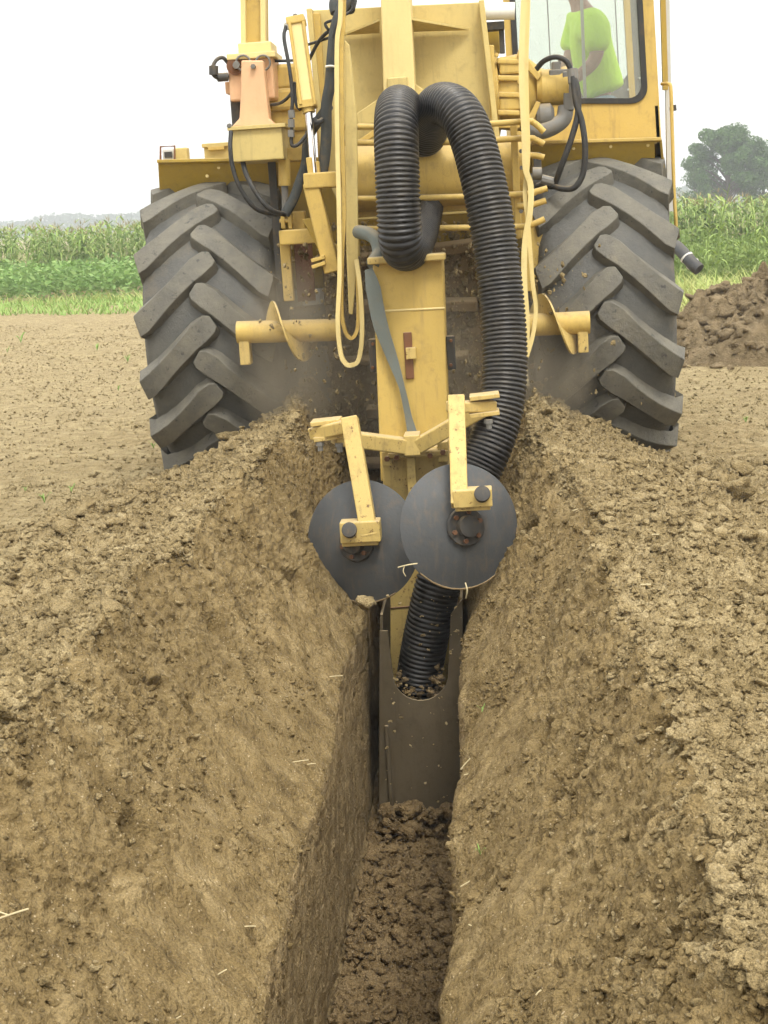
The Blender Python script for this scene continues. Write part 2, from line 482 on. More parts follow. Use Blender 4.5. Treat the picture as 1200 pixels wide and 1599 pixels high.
class MB:
    def __init__(s):
        s.v, s.f = [], []

    def add(s, verts, faces):
        k = len(s.v)
        s.v += [Vector(v) for v in verts]
        s.f += [tuple(i + k for i in f) for f in faces]
        return s

    def box(s, c, size, rot=None):
        hx, hy, hz = (q / 2 for q in size)
        vs_ = [Vector((x, y, z)) for x in (-hx, hx) for y in (-hy, hy) for z in (-hz, hz)]
        if rot is not None:
            vs_ = [rot @ q for q in vs_]
        c = Vector(c)
        return s.add([c + q for q in vs_], [(0, 1, 3, 2), (4, 6, 7, 5), (0, 4, 5, 1), (2, 3, 7, 6), (0, 2, 6, 4), (1, 5, 7, 3)])

    def beam(s, a, b_, w, d, ref=(0, 1, 0)):
        """square bar from a to b: w across, d along ref"""
        a, b_ = Vector(a), Vector(b_)
        t = (b_ - a).normalized(); ref = Vector(ref)
        n = t.cross(ref).normalized(); r = n.cross(t).normalized()
        vs_ = []
        for p in (a, b_):
            for i, j in ((-1, -1), (1, -1), (1, 1), (-1, 1)):
                vs_.append(p + n * (w / 2 * i) + r * (d / 2 * j))
        return s.add(vs_, [(0, 1, 2, 3), (7, 6, 5, 4), (0, 4, 5, 1), (1, 5, 6, 2), (2, 6, 7, 3), (3, 7, 4, 0)])

    def prism(s, pts, vec):
        pts = [Vector(p) for p in pts]; vec = Vector(vec); n = len(pts)
        s.add(pts + [p + vec for p in pts], [tuple(range(n - 1, -1, -1)), tuple(range(n, 2 * n))] +
              [(i, (i + 1) % n, (i + 1) % n + n, i + n) for i in range(n)])
        return s

    def tube(s, pts, r, seg=10, sub=0, cap=True):
        pts = catmull(pts, sub) if sub else [Vector(p) for p in pts]
        rs = r if isinstance(r, (list, tuple)) else [r] * len(pts)
        fr_ = frames(pts); vs_, fs = [], []
        for p, (t, n, q), rr in zip(pts, fr_, rs):
            for k in range(seg):
                a = 2 * math.pi * k / seg
                vs_.append(p + (n * math.cos(a) + q * math.sin(a)) * rr)
        for i in range(len(pts) - 1):
            for k in range(seg):
                fs.append((i * seg + k, i * seg + (k + 1) % seg, (i + 1) * seg + (k + 1) % seg, (i + 1) * seg + k))
        if cap:
            fs.append(tuple(range(seg - 1, -1, -1))); fs.append(tuple(range((len(pts) - 1) * seg, len(pts) * seg)))
        return s.add(vs_, fs)

    def strap(s, pts, w, d, sub=0, ref=(0, 1, 0)):
        """flat bar bent along pts: w across in the plane that faces ref, d thick along ref"""
        pts = catmull(pts, sub) if sub else [Vector(p) for p in pts]
        ws = w if isinstance(w, (list, tuple)) else [w] * len(pts)
        if len(ws) != len(pts):
            ws = np.interp(np.linspace(0, 1, len(pts)), np.linspace(0, 1, len(ws)), ws)
        ref = Vector(ref); vs_, fs = [], []
        for i, p in enumerate(pts):
            t = (pts[min(i + 1, len(pts) - 1)] - pts[max(0, i - 1)]).normalized()
            n = t.cross(ref).normalized()
            for a, c in ((-1, -1), (1, -1), (1, 1), (-1, 1)):
                vs_.append(p + n * (ws[i] / 2 * a) + ref * (d / 2 * c))
        for i in range(len(pts) - 1):
            for k in range(4):
                fs.append((i * 4 + k, i * 4 + (k + 1) % 4, i * 4 + 4 + (k + 1) % 4, i * 4 + 4 + k))
        fs.append((3, 2, 1, 0)); L_ = (len(pts) - 1) * 4; fs.append((L_, L_ + 1, L_ + 2, L_ + 3))
        return s.add(vs_, fs)

    def cyl(s, a, b_, r, seg=20, r2=None):
        return s.tube([a, b_], [r, r if r2 is None else r2], seg)

    def lathe(s, o, axis, prof, seg=28):
        """prof: (distance along axis, radius)"""
        o, axis = Vector(o), Vector(axis).normalized()
        return s.tube([o + axis * d for d, _ in prof], [max(r, 1e-4) for _, r in prof], seg)

    def build(s, name, mat, parent=None, smooth=35, bevel=0.0):
        return link_mesh(name, s.v, s.f, mat, parent, smooth, bevel)


# ================================================================== TERRAIN
# cross-section of banks and trench, keyed along the trench (y): 14 points (x, z) from the left field to the right field
KEY = [
    (0.5, [(-3.4, 0), (-2.3, .06), (-1.42, .23), (-.84, .41), (-.57, .02), (-.205, -.33), (-.205, -1.16), (.26, -1.16), (.28, -.33), (.61, .05), (.84, .42), (1.38, .25), (1.98, .05), (3.4, 0)]),
    (5.0, [(-3.4, 0), (-2.3, .05), (-1.42, .22), (-.83, .41), (-.56, .02), (-.205, -.33), (-.205, -1.20), (.265, -1.20), (.285, -.33), (.60, .05), (.83, .42), (1.38, .24), (1.98, .04), (3.4, 0)]),
    (6.5, [(-3.4, 0), (-2.3, .04), (-1.40, .21), (-.79, .42), (-.54, .05), (-.205, -.31), (-.205, -1.27), (.265, -1.27), (.285, -.31), (.52, .05), (.81, .42), (1.38, .24), (1.98, .03), (3.4, 0)]),
    (7.3, [(-3.4, 0), (-2.2, .02), (-1.35, .18), (-.68, .49), (-.44, .12), (-.22, -.28), (-.21, -1.27), (.265, -1.27), (.285, -.28), (.45, .14), (.70, .52), (1.35, .22), (1.95, .03), (3.4, 0)]),
    (8.3, [(-3.4, 0), (-2.1, .01), (-1.30, .24), (-.62, .58), (-.46, .27), (-.26, -.2), (-.22, -1.2), (.23, -1.2), (.27, -.2), (.50, .25), (.68, .60), (1.30, .28), (1.95, .03), (3.4, 0)]),
    (8.9, [(-3.4, 0), (-2.0, .01), (-1.2, .24), (-.60, .70), (-.46, .44), (-.34, -.1), (-.3, -1.0), (.3, -1.0), (.34, -.1), (.54, .40), (.68, .64), (1.25, .26), (1.9, .02), (3.4, 0)]),
    (9.4, [(-3.4, 0), (-2.0, .0), (-1.2, .06), (-.62, .48), (-.5, .38), (-.4, .2), (-.3, .1), (.3, .1), (.4, .2), (.52, .33), (.68, .40), (1.28, .04), (1.9, .0), (3.4, 0)]),
    (9.9, [(-3.4, 0), (-2.0, 0), (-1.25, 0), (-.62, .08), (-.5, .08), (-.4, .08), (-.3, .08), (.3, .08), (.4, .08), (.52, .08), (.68, .08), (1.28, 0), (1.9, 0), (3.4, 0)]),
    (13.5, [(-3.4, 0), (-2.0, 0), (-1.25, 0), (-.62, 0), (-.5, 0), (-.4, 0), (-.3, 0), (.3, 0), (.4, 0), (.52, 0), (.68, 0), (1.28, 0), (1.9, 0), (3.4, 0)]),
]
SEG = [70, 95, 125, 75, 95, 110, 75, 40, 95, 75, 115, 85, 70]
NROW = 780
Y0, Y1 = 1.5, 13.5
ky = np.array([k[0] for k in KEY]); kp = np.array([k[1] for k in KEY])
rows = np.geomspace(Y0, Y1, NROW)
# the crest wanders a little along its length
ctrl = np.empty((NROW, 14, 2))
for i in range(14):
    for c in range(2):
        ctrl[:, i, c] = np.interp(rows, ky, kp[:, i, c])
fade = np.clip((9.4 - rows) / 1.0, 0, 1)
for i, ax, az in ((2, .06, .025), (3, .035, .018), (4, .015, .012), (9, .015, .012), (10, .035, .02), (11, .06, .025), (5, .026, .035), (8, .02, .03)):
    ctrl[:, i, 0] += ax * fade * fbm(rows * 1.7 + i * 31, rows * 0 + i, octv=5)
    ctrl[:, i, 1] += az * fade * fbm(rows * 2.1 + i * 57, rows * 0 + i + 9, octv=3)
parts_u = [np.linspace(i, i + 1, n, endpoint=False) for i, n in enumerate(SEG)] + [np.array([13.0])]
u = np.concatenate(parts_u)
ui = np.minimum(u.astype(int), 12); ut = u - ui
BX = ctrl[:, ui, 0] * (1 - ut) + ctrl[:, ui + 1, 0] * ut
BZ = ctrl[:, ui, 1] * (1 - ut) + ctrl[:, ui + 1, 1] * ut
ker = np.hanning(9); ker /= ker.sum()


def sm(A):
    P_ = np.pad(A, ((0, 0), (4, 4)), mode='edge')
    return sum(ker[k] * P_[:, k:k + A.shape[1]] for k in range(9))


e0 = BX[:, [0, -1]].copy()
BX, BZ = sm(BX), sm(BZ)
BX[:, 0], BX[:, -1] = e0[:, 0], e0[:, 1]
BY = np.repeat(rows[:, None], len(u), 1)


def normals(X, Y, Z):
    P_ = np.stack([X, Y, Z], -1)
    du = np.gradient(P_, axis=1); dv = np.gradient(P_, axis=0)
    n = np.cross(du, dv)
    return n / np.maximum(1e-9, np.linalg.norm(n, axis=-1, keepdims=True))


NB = normals(BX, BY, BZ)
arc = np.cumsum(np.hypot(np.diff(BX, axis=1, prepend=BX[:, :1]), np.diff(BZ, axis=1, prepend=BZ[:, :1])), axis=1)
S = arc - arc[:, [np.argmin(np.abs(u - 6.5))]]            # distance across, measured from the trench centre


def zone(a, b_, w=0.25):
    return (np.clip((u - a) / w + .5, 0, 1) * np.clip((b_ - u) / w + .5, 0, 1))[None, :]


f32 = lambda A: A.astype(np.float32)
Sx, Sy = f32(S), f32(BY)
far = np.clip((rows - 9.3) / .6, 0, 1)[:, None]
bank = np.clip(zone(1.0, 3.05, .12) + zone(9.97, 12.4, .12), 0, 1) * (1 - far * .8)
upper = np.clip(zone(3.05, 4.25, .12) + zone(8.75, 9.97, .12), 0, 1)
lower = np.clip(zone(4.2, 5.1, .3) + zone(7.95, 8.8, .3), 0, 1)
wall = np.clip(zone(5.05, 6.0, .1) + zone(7.0, 7.95, .1), 0, 1)
floor = zone(6.0, 7.0, .1)
field = np.clip(1 - bank - upper - lower - wall - floor, 0, 1)
D = np.zeros_like(BX)
wx = Sx + .04 * vnoise(Sx * 9, Sy * 9); wy = Sy + .04 * vnoise(Sx * 9 + 40, Sy * 9)
cl_big = clod_noise(wx * 7, wy * 7, .15, .62, 1); cl_mid = clod_noise(wx * 16, wy * 16, .25, .7, 2); cl_sm = clod_noise(wx * 36, wy * 36, .3, .75, 3)
patch = np.clip(.5 + .9 * fbm(Sx * 1.1, Sy * 1.1, octv=3), 0, 1)
D += bank * (.05 * cl_big * patch + .050 * cl_mid + .036 * cl_sm + .022 * fbm(Sx * 3.2, Sy * 3.2, octv=5) + .012 * fbm(Sx * 40, Sy * 40, octv=2) - .02)
# upper slope: slumped, with ledges and pulled-out holes
sl = fbm(Sx * 3.0, Sy * 5.5 + Sx * 1.2, octv=5, gain=.55)
D += upper * (.018 * sl + .020 * cl_mid * np.clip(.2 + fbm(Sx * 3 + 5, Sy * 3, octv=2), 0, 1) + .014 * cl_sm + .009 * fbm(Sx * 12, Sy * 26, octv=3) + .006 * fbm(Sx * 45, Sy * 45, octv=2))
hole = np.clip(fbm(Sx * 4.5 + 90, Sy * 6.5, octv=4) - .64, 0, 1)
D -= (upper + .25 * lower) * .17 * hole
# lower slope: wiped smooth by the wings, fine drag lines up the slope
D += lower * (.0035 * fbm(Sx * 34, Sy * 44 + Sx * 8, octv=2) + .012 * fbm(Sx * 4.5, Sy * 9 + Sx * 2, octv=5) + .005 * fbm(Sx * 10, Sy * 30 + Sx * 8, octv=3) + .008 * cl_sm * np.clip(fbm(Sx * 5 + 7, Sy * 5, octv=3), 0, 1) + .016 * np.clip(fbm(Sx * 8 + 31, Sy * 11, octv=3) - .35, 0, 1))
D += wall * (.008 * fbm(Sx * 4, Sy * 5, octv=3) + .0025 * fbm(Sx * 30, Sy * 34, octv=2) - .020 * np.clip(fbm(Sx * 20 + 5, Sy * 38, octv=3) - .62, 0, 1))
D += floor * (.05 * fbm(Sx * 4.2, Sy * 4.2, octv=5) + .05 * cl_big * patch + .045 * cl_mid + .03 * cl_sm)
D += field * (.012 * fbm(Sx * 3, Sy * 3, octv=4) + .022 * cl_mid * patch + .010 * cl_sm)
edge = np.clip((u - 0) / .5, 0, 1) * np.clip((13 - u) / .5, 0, 1)
D *= edge[None, :] * np.clip((Y1 - rows) / 1.0, 0, 1)[:, None]
TX, TY, TZ = BX + NB[..., 0] * D, BY + NB[..., 1] * D, BZ + NB[..., 2] * D
# nothing of the walls may fold over the other side of the trench
TN = normals(TX, TY, TZ)
cut = np.cumsum([0] + SEG)
DRY = np.clip((np.abs(TX) - 1.75) / .6 + .9 * fbm(f32(TX) * 2.2, f32(TY) * 2.2, octv=4), 0, 1) * (np.abs(TX) > 1.2)
tcr = np.minimum(np.abs(u - 3), np.abs(u - 10))[None, :]       # how far below the crest
SPILL = np.clip(.55 - tcr / .35 + 1.0 * fbm(Sx * 3.5 + 11, Sy * 3.5, octv=5, gain=.65), 0, 1) * np.clip(1.5 - tcr, .25, 1) * .9
DRY = np.maximum(DRY, np.clip((np.abs(TX) - 2.9) / .4, 0, 1))


def terrain_part(name, a, b_, mat):
    c0, c1 = cut[a], cut[b_] + 1
    P_ = np.stack([TX[:, c0:c1], TY[:, c0:c1], TZ[:, c0:c1]], -1).reshape(-1, 3)
    w = c1 - c0
    idx = np.arange(NROW * w).reshape(NROW, w)
    q = np.stack([idx[:-1, :-1], idx[:-1, 1:], idx[1:, 1:], idx[1:, :-1]], -1).reshape(-1, 4)
    o = np_mesh(name, P_, q, mat)
    o.data.normals_split_custom_set_from_vertices(TN[:, c0:c1].reshape(-1, 3).tolist())
    o['kind'] = 'structure'
    if mat in ('spoil_soil', 'slope_soil'):
        at_ = o.data.attributes.new('dry', 'FLOAT', 'POINT')
        at_.data.foreach_set('value', np.ascontiguousarray((DRY if mat == 'spoil_soil' else SPILL)[:, c0:c1], np.float32).ravel())
    return o


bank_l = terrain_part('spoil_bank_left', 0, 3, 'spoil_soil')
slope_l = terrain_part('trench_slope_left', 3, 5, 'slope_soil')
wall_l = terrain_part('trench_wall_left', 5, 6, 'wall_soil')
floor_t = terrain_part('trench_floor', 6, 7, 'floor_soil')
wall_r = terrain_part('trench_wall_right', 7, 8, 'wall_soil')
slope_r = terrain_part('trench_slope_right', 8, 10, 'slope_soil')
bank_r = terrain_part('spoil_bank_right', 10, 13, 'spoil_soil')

# the field round that strip: one sheet with a hole for it, out to the horizon
xs = np.unique(np.concatenate([[-900, -300, -100, -40, -20], np.linspace(-12, -3.4, 160), np.linspace(3.4, 9, 120), [-3.4, 3.4, 20, 40, 100, 300, 900]]))
ys = np.unique(np.concatenate([[-60, -20, -5, 0], [1.5], np.linspace(1.5, 13.5, 130), np.linspace(13.5, 34, 150), [45, 70, 110, 200, 400, 900, 1400]]))
GX, GY = np.meshgrid(xs, ys)
GZ = .018 * fbm(GX * 1.5, GY * 1.5, octv=4) + .012 * clod_noise(GX * 9, GY * 9, .2, .6, 5)
dist = np.maximum(np.maximum(np.abs(GX) - 3.4, np.maximum(GY - 13.5, 1.5 - GY)), 0)
GZ *= np.clip(dist / .5, 0, 1) * (np.abs(GX) < 12) * (GY < 34)
gi = np.arange(GX.size).reshape(GX.shape)
q = np.stack([gi[:-1, :-1], gi[:-1, 1:], gi[1:, 1:], gi[1:, :-1]], -1)
cx = (GX[:-1, :-1] + GX[1:, 1:]) / 2; cy = (GY[:-1, :-1] + GY[1:, 1:]) / 2
keep = ~((np.abs(cx) < 3.4) & (cy > 1.5) & (cy < 13.5))
ground = np_mesh('ground', np.stack([GX, GY, GZ], -1).reshape(-1, 3), q[keep], 'field_soil')
ground['kind'] = 'structure'


# ------------------------------------------------------------------ clods
def ico(sub):
    bm = bmesh.new(); bmesh.ops.create_icosphere(bm, subdivisions=sub, radius=1)
    V = np.array([v.co[:] for v in bm.verts]); Fc = np.array([[v.index for v in f.verts] for f in bm.faces]); bm.free()
    return V, Fc


ICO1, ICO2, ICO3 = ico(1), ico(2), ico(3)


def lumpy(V, seed, amp=.28, sq=.72):
    n = fbm(V[:, 0] * 1.1 + seed * 13.7, V[:, 1] * 1.1, V[:, 2] * 1.1 + seed, 3)
    W = V * (1 + amp * n)[:, None]
    W[:, 2] *= sq
    return W


def rotz(a):
    c, s = np.cos(a), np.sin(a)
    return np.stack([np.stack([c, -s, 0 * a], -1), np.stack([s, c, 0 * a], -1), np.stack([0 * a, 0 * a, 1 + 0 * a], -1)], -2)


def clod_field(name, P_, R, mat, base=ICO1, parent=None, amp=.3, nvar=10):
    """P_: centres, R: radii -> one mesh of many small clods"""
    Vv = [lumpy(base[0], k + 3, amp, RNG.uniform(.6, .95)) for k in range(nvar)]
    k = RNG.integers(0, nvar, len(P_))
    W = np.stack(Vv)[k]
    a = RNG.uniform(0, 6.28, len(P_))
    W = np.einsum('nij,nvj->nvi', rotz(a), W) * (R[:, None, None] * RNG.uniform(.75, 1.25, (len(P_), 1, 3)))
    W = W + P_[:, None, :]
    nv = base[0].shape[0]
    Fc = base[1][None] + (np.arange(len(P_)) * nv)[:, None, None]
    o = np_mesh(name, W.reshape(-1, 3), Fc.reshape(-1, 3), mat, parent, True, True)
    o['kind'] = 'stuff'
    return o


area = np.linalg.norm(np.cross(np.gradient(np.stack([TX, TY, TZ], -1), axis=1), np.gradient(np.stack([TX, TY, TZ], -1), axis=0)), axis=-1)
RR, UU = np.meshgrid(rows, u, indexing='ij')


def pick(n, w):
    w = (area * w).ravel(); w = np.maximum(w, 0); w /= w.sum()
    i = RNG.choice(w.size, n, p=w)
    return i


def surf(i, lift=0.0):
    return np.stack([TX.ravel()[i], TY.ravel()[i], TZ.ravel()[i]], -1) + TN.reshape(-1, 3)[i] * np.reshape(lift, (-1, 1))


# crumbs: points that carry instances of a few small clods
crumb_sets = {}


def crumb_lib(mat):
    if mat not in crumb_sets:
        c_ = bpy.data.collections.new('crumb_shapes_' + mat)
        for k in range(8):
            V = lumpy(ICO2[0] * np.array([1.25, 1, 1]), k + 3, .55, RNG.uniform(.6, .95)); V = V + .16 * ICO2[0] * fbm(V[:, 0] * 2.6 + k, V[:, 1] * 2.6, V[:, 2] * 2.6, 2)[:, None]
            me = bpy.data.meshes.new('crumb'); me.from_pydata(V.tolist(), [], ICO2[1].tolist()); me.materials.append(MATS[mat]); me.shade_smooth()
            c_.objects.link(bpy.data.objects.new('crumb', me))
        crumb_sets[mat] = c_
    return crumb_sets[mat]


def crumbs(name, P_, R, mat, parent=None, stretch=1.0):
    me = bpy.data.meshes.new(name); me.vertices.add(len(P_))
    me.vertices.foreach_set('co', np.ascontiguousarray(P_, np.float32).ravel())
    me.attributes.new('rad', 'FLOAT', 'POINT').data.foreach_set('value', np.ascontiguousarray(R, np.float32))
    o = bpy.data.objects.new(name, me); COL.objects.link(o); o.parent = parent; o['kind'] = 'stuff'
    ng = bpy.data.node_groups.new(name, 'GeometryNodeTree')
    ng.interface.new_socket('Geometry', in_out='INPUT', socket_type='NodeSocketGeometry')
    ng.interface.new_socket('Geometry', in_out='OUTPUT', socket_type='NodeSocketGeometry')
    nn = ng.nodes; gin, gout = nn.new('NodeGroupInput'), nn.new('NodeGroupOutput')
    ci = nn.new('GeometryNodeCollectionInfo'); ci.inputs[0].default_value = crumb_lib(mat)
    ci.inputs['Separate Children'].default_value = True; ci.inputs['Reset Children'].default_value = True
    ip = nn.new('GeometryNodeInstanceOnPoints'); ip.inputs['Pick Instance'].default_value = True
    rv = nn.new('FunctionNodeRandomValue'); rv.data_type = 'FLOAT_VECTOR'
    rv.inputs[0].default_value = (-.7, -.7, 0); rv.inputs[1].default_value = (.7, .7, 6.28)
    na = nn.new('GeometryNodeInputNamedAttribute'); na.data_type = 'FLOAT'; na.inputs['Name'].default_value = 'rad'
    vm_ = nn.new('ShaderNodeVectorMath'); vm_.operation = 'MULTIPLY'
    r2 = nn.new('FunctionNodeRandomValue'); r2.data_type = 'FLOAT_VECTOR'; r2.inputs[0].default_value = (.7, .7, .7 * stretch); r2.inputs[1].default_value = (1.35, 1.35, 1.2 * stretch)
    lk = ng.links.new
    lk(gin.outputs[0], ip.inputs['Points']); lk(ci.outputs[0], ip.inputs['Instance']); lk(rv.outputs[0], ip.inputs['Rotation'])
    lk(na.outputs[0], vm_.inputs[0]); lk(r2.outputs[0], vm_.inputs[1]); lk(vm_.outputs[0], ip.inputs['Scale']); lk(ip.outputs[0], gout.inputs[0])
    md = o.modifiers.new('crumbs', 'NODES'); md.node_group = ng
    return o


near_w = 1 / RR ** 1.2 * (RR < 9.6)
clump = np.clip(.35 + 1.1 * fbm(Sx * 2.3 + 3, Sy * 2.3, octv=3), .05, 1.5)
mask_bl = (UU > .5) & (UU < 3.06); mask_br = (UU > 9.96) & (UU < 12.6)
for par, msk, n in ((bank_l, mask_bl, 46000), (bank_r, mask_br, 46000)):
    i = pick(n, near_w * msk * np.maximum(clump, .45))
    r = .0045 + .017 * RNG.random(n) ** 3 * np.clip(clump.ravel()[i], .45, 1.2)
    dd = DRY.ravel()[i] > .5; sp_ = surf(i, r * .15)
    crumbs('crumbs', sp_[~dd], r[~dd], 'spoil_soil', par)
    crumbs('crumbs', sp_[dd], r[dd] * .8, 'field_soil', par)
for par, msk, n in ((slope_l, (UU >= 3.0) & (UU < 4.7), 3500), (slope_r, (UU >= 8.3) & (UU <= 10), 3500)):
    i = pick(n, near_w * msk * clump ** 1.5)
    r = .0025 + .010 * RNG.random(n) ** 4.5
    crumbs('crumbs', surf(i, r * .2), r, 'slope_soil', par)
for par, msk in ((slope_l, (UU >= 3.0) & (UU < 4.2)), (slope_r, (UU >= 8.8) & (UU <= 10))):
    i = pick(3000, near_w * msk * (SPILL ** 2 + .01))            # dry crumbs that rolled over the crest
    r = .003 + .010 * RNG.random(3000) ** 3.5
    crumbs('crumbs', surf(i, r * .2), r, 'spoil_soil', par)
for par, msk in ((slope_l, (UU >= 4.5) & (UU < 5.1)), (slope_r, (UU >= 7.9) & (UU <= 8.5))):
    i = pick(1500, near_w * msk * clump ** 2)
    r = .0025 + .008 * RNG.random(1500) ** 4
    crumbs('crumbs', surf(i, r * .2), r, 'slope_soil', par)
i = pick(9000, (1 / RR) * ((UU > 6.03) & (UU < 6.97)) * (RR < 7.1))
r = .004 + .022 * RNG.random(9000) ** 3.5
crumbs('crumbs', surf(i, r * .3), r, 'floor_soil', floor_t)

# the largest clods one by one
CLOD_ME = []
for k in range(9):
    V = lumpy(ICO3[0], 40 + k * 5, .36, .7)
    V = V + .07 * fbm(V[:, 0] * 5 + k, V[:, 1] * 5, V[:, 2] * 5, 2)[:, None] * ICO3[0]
    me = bpy.data.meshes.new('clod')
    me.from_pydata(V.tolist(), [], ICO3[1].tolist()); me.materials.append(MATS['spoil_soil']); me.shade_smooth()
    CLOD_ME.append(me)


def put_clod(p, r, parent, mat=None):
    o = bpy.data.objects.new('clod', random.choice(CLOD_ME)); COL.objects.link(o); o.parent = parent
    o.location = p; o.rotation_euler = (random.uniform(-.5, .5), random.uniform(-.5, .5), random.uniform(0, 6.28))
    if mat:
        o.material_slots[0].link = 'OBJECT'; o.material_slots[0].material = MATS[mat]
    o.scale = (r * random.uniform(.8, 1.35), r * random.uniform(.8, 1.2), r * random.uniform(.7, 1.0))
    return o


i = pick(110, (1 / RR ** .5) * ((UU > 10.6) & (UU < 12.3)) * (RR < 9.3) * (RR > 2.5))
for p, rr in zip(surf(i, .008), .022 + .040 * RNG.random(110) ** 2.2):
    put_clod(p, rr, bank_r)
i = pick(95, (1 / RR ** .5) * ((UU > 1.0) & (UU < 3.0)) * (RR < 9.0) * (RR > 2.5))
for p, rr in zip(surf(i, .006), .020 + .032 * RNG.random(95) ** 2.2):
    put_clod(p, rr, bank_l)
i = pick(14, ((UU > 6.1) & (UU < 6.9)) * (RR < 7.0) * (RR > 4))
for p, rr in zip(surf(i, .01), .025 + .03 * RNG.random(14)):
    put_clod(p, rr, floor_t, 'floor_soil')
# clod balanced on the left lip beside the disc
put_clod(at(572, 940, 6.7), .05, slope_l)
for px, py, Y, rr in ((900, 700, 8.5, .075), (1150, 770, 7.6, .09), (1190, 690, 8.6, .05), (1090, 735, 8.1, .07), (1130, 885, 6.2, .06), (1185, 960, 5.8, .07), (350, 650, 8.8, .075), (95, 825, 7.5, .06), (130, 790, 7.9, .055)):
    p = at(px, py, Y)
    j = int(np.argmin((TX - p.x) ** 2 + (TY - p.y) ** 2 + (TZ - p.z) ** 2))
    q_ = surf(np.array([j]), .02)[0]
    put_clod(q_, rr, bank_r if q_[0] > 0 else bank_l)

# crumbs on the bare field, both sides and ahead
n = 60000
fx = np.concatenate([RNG.uniform(-11, -1.6, n * 2 // 3), RNG.uniform(1.5, 6, n - n * 2 // 3)])
fy = 3 + 24 * RNG.random(n) ** 1.4
fr_ = .004 + .010 * RNG.random(n) ** 4
crumbs('crumbs', np.stack([fx, fy, fr_ * .1 + .008], -1), fr_, 'field_soil', ground)

# heap of dug soil beyond the right tyre
mx_, my_ = np.meshgrid(np.linspace(-1, 1, 330), np.linspace(-1, 1, 220))
hx = 5.0 + mx_ * 2.9; hy = 16.6 + my_ * 1.7
rad = np.clip(1 - np.hypot(mx_, my_) ** 2.0, 0, 1)
hz = 1.22 * rad ** .62 + rad ** .5 * (.20 * fbm(hx * 1.5, hy * 1.5, octv=5) + .40 * clod_noise(hx * 1.9, hy * 1.9, .2, .7, 8) + .30 * clod_noise(hx * 4.4, hy * 4.4, .2, .7, 9) + 0.20 * clod_noise(hx * 9, hy * 9, .2, .7, 10) + .07 * clod_noise(hx * 20, hy * 20, .3, .7, 12)) - .27 * rad ** .5 - .03
gi = np.arange(hx.size).reshape(hx.shape)
q = np.stack([gi[:-1, :-1], gi[:-1, 1:], gi[1:, 1:], gi[1:, :-1]], -1).reshape(-1, 4)
mound = np_mesh('soil_mound', np.stack([hx, hy, hz], -1).reshape(-1, 3), q, 'mound_soil')
tag(mound, 'tall brown heap of dug soil beyond the right tyre', 'soil heap')
for k in range(110):
    j = random.randrange(hx.size)
    if hz.ravel()[j] > .05:
        o = put_clod((hx.ravel()[j], hy.ravel()[j], hz.ravel()[j]), random.uniform(.03, .10), mound, 'mound_soil')
for k in range(24):
    a = random.uniform(-2.9, 2.9)
    put_clod((4.9 + a, 16.6 - 1.75 * math.sqrt(max(0, 1 - (a / 2.9) ** 2)) - random.uniform(0, .3), .02), random.uniform(.03, .07), mound, 'mound_soil')

zf = hz.ravel(); pr_ = (zf > .06).astype(float); pr_ /= pr_.sum()
j = RNG.choice(zf.size, 3000, p=pr_)
crumbs('crumbs', np.stack([hx.ravel()[j], hy.ravel()[j], zf[j]], -1), .010 + .06 * RNG.random(3000) ** 5, 'mound_soil', mound)


# ================================================================== THE MACHINE
TILT = math.radians(1.1)
mroot = empty('trenching_machine', (0, 9.5, 0))
mroot.rotation_euler = (0, -TILT, 0)
tag(mroot, 'yellow wheeled trenching machine seen from behind, digging the trench', 'trencher')
MINV = (Matrix.Translation((0, 9.5, 0)) @ Matrix.Rotation(-TILT, 4, 'Y')).inverted()


def L(px, py, Y):
    return MINV @ at(px, py, Y)


def scl(px, py, Y):
    return (L(px + 10, py, Y) - L(px, py, Y)).length / 10


def pbox(mb, x0, y0, x1, y1, Y, D):
    """box whose rear face spans the photograph rectangle on plane Y; D deep, away from the camera"""
    cx_, cy_ = (x0 + x1) / 2, (y0 + y1) / 2
    c = L(cx_, cy_, Y); s = scl(cx_, cy_, Y)
    return mb.box(c + Vector((0, D / 2, 0)), ((x1 - x0) * s, D, (y1 - y0) * s))


def ppoly(mb, pts, Y, D):
    return mb.prism([L(x, y, Y) for x, y in pts], (0, D, 0))


def pts3(pts):
    return [L(*p) for p in pts]


JOINED = {'fender', 'gear_casing', 'valve_block', 'pipe_elbow', 'gland', 'chassis', 'operator_seat', 'arm_head_casting', 'hose_coupling'}


def part(name, mat, fn, parent=None, smooth=35, bevel=0.0):
    """a named part; pieces of it that do not touch become objects of their own"""
    mb = MB(); fn(mb)
    if name in JOINED:
        return mb.build(name, mat, parent or mroot, smooth, bevel)
    rt = list(range(len(mb.v)))

    def find(i):
        while rt[i] != i:
            rt[i] = rt[rt[i]]; i = rt[i]
        return i
    for f in mb.f:
        r_ = find(f[0])
        for k in f[1:]:
            rt[find(k)] = r_
    isl = {}
    for f in mb.f:
        isl.setdefault(find(f[0]), []).append(f)
    first = None
    for fs in isl.values():
        used = sorted({i for f in fs for i in f}); mp = {i: k for k, i in enumerate(used)}
        o = link_mesh(name, [mb.v[i] for i in used], [tuple(mp[i] for i in f) for f in fs], mat, parent or mroot, smooth, bevel)
        first = first or o
    return first


def boxpart(name, mat, x0, y0, x1, y1, Y, D, parent=None, bevel=.006):
    return part(name, mat, lambda mb: pbox(mb, x0, y0, x1, y1, Y, D), parent, None, bevel)


def polypart(name, mat, pts, Y, D, parent=None, bevel=.005):
    return part(name, mat, lambda mb: ppoly(mb, pts, Y, D), parent, None, bevel)


def tubepart(name, mat, pts, r, sub=6, seg=10, parent=None):
    return part(name, mat, lambda mb: mb.tube(pts3(pts), r, seg, sub), parent, 50)


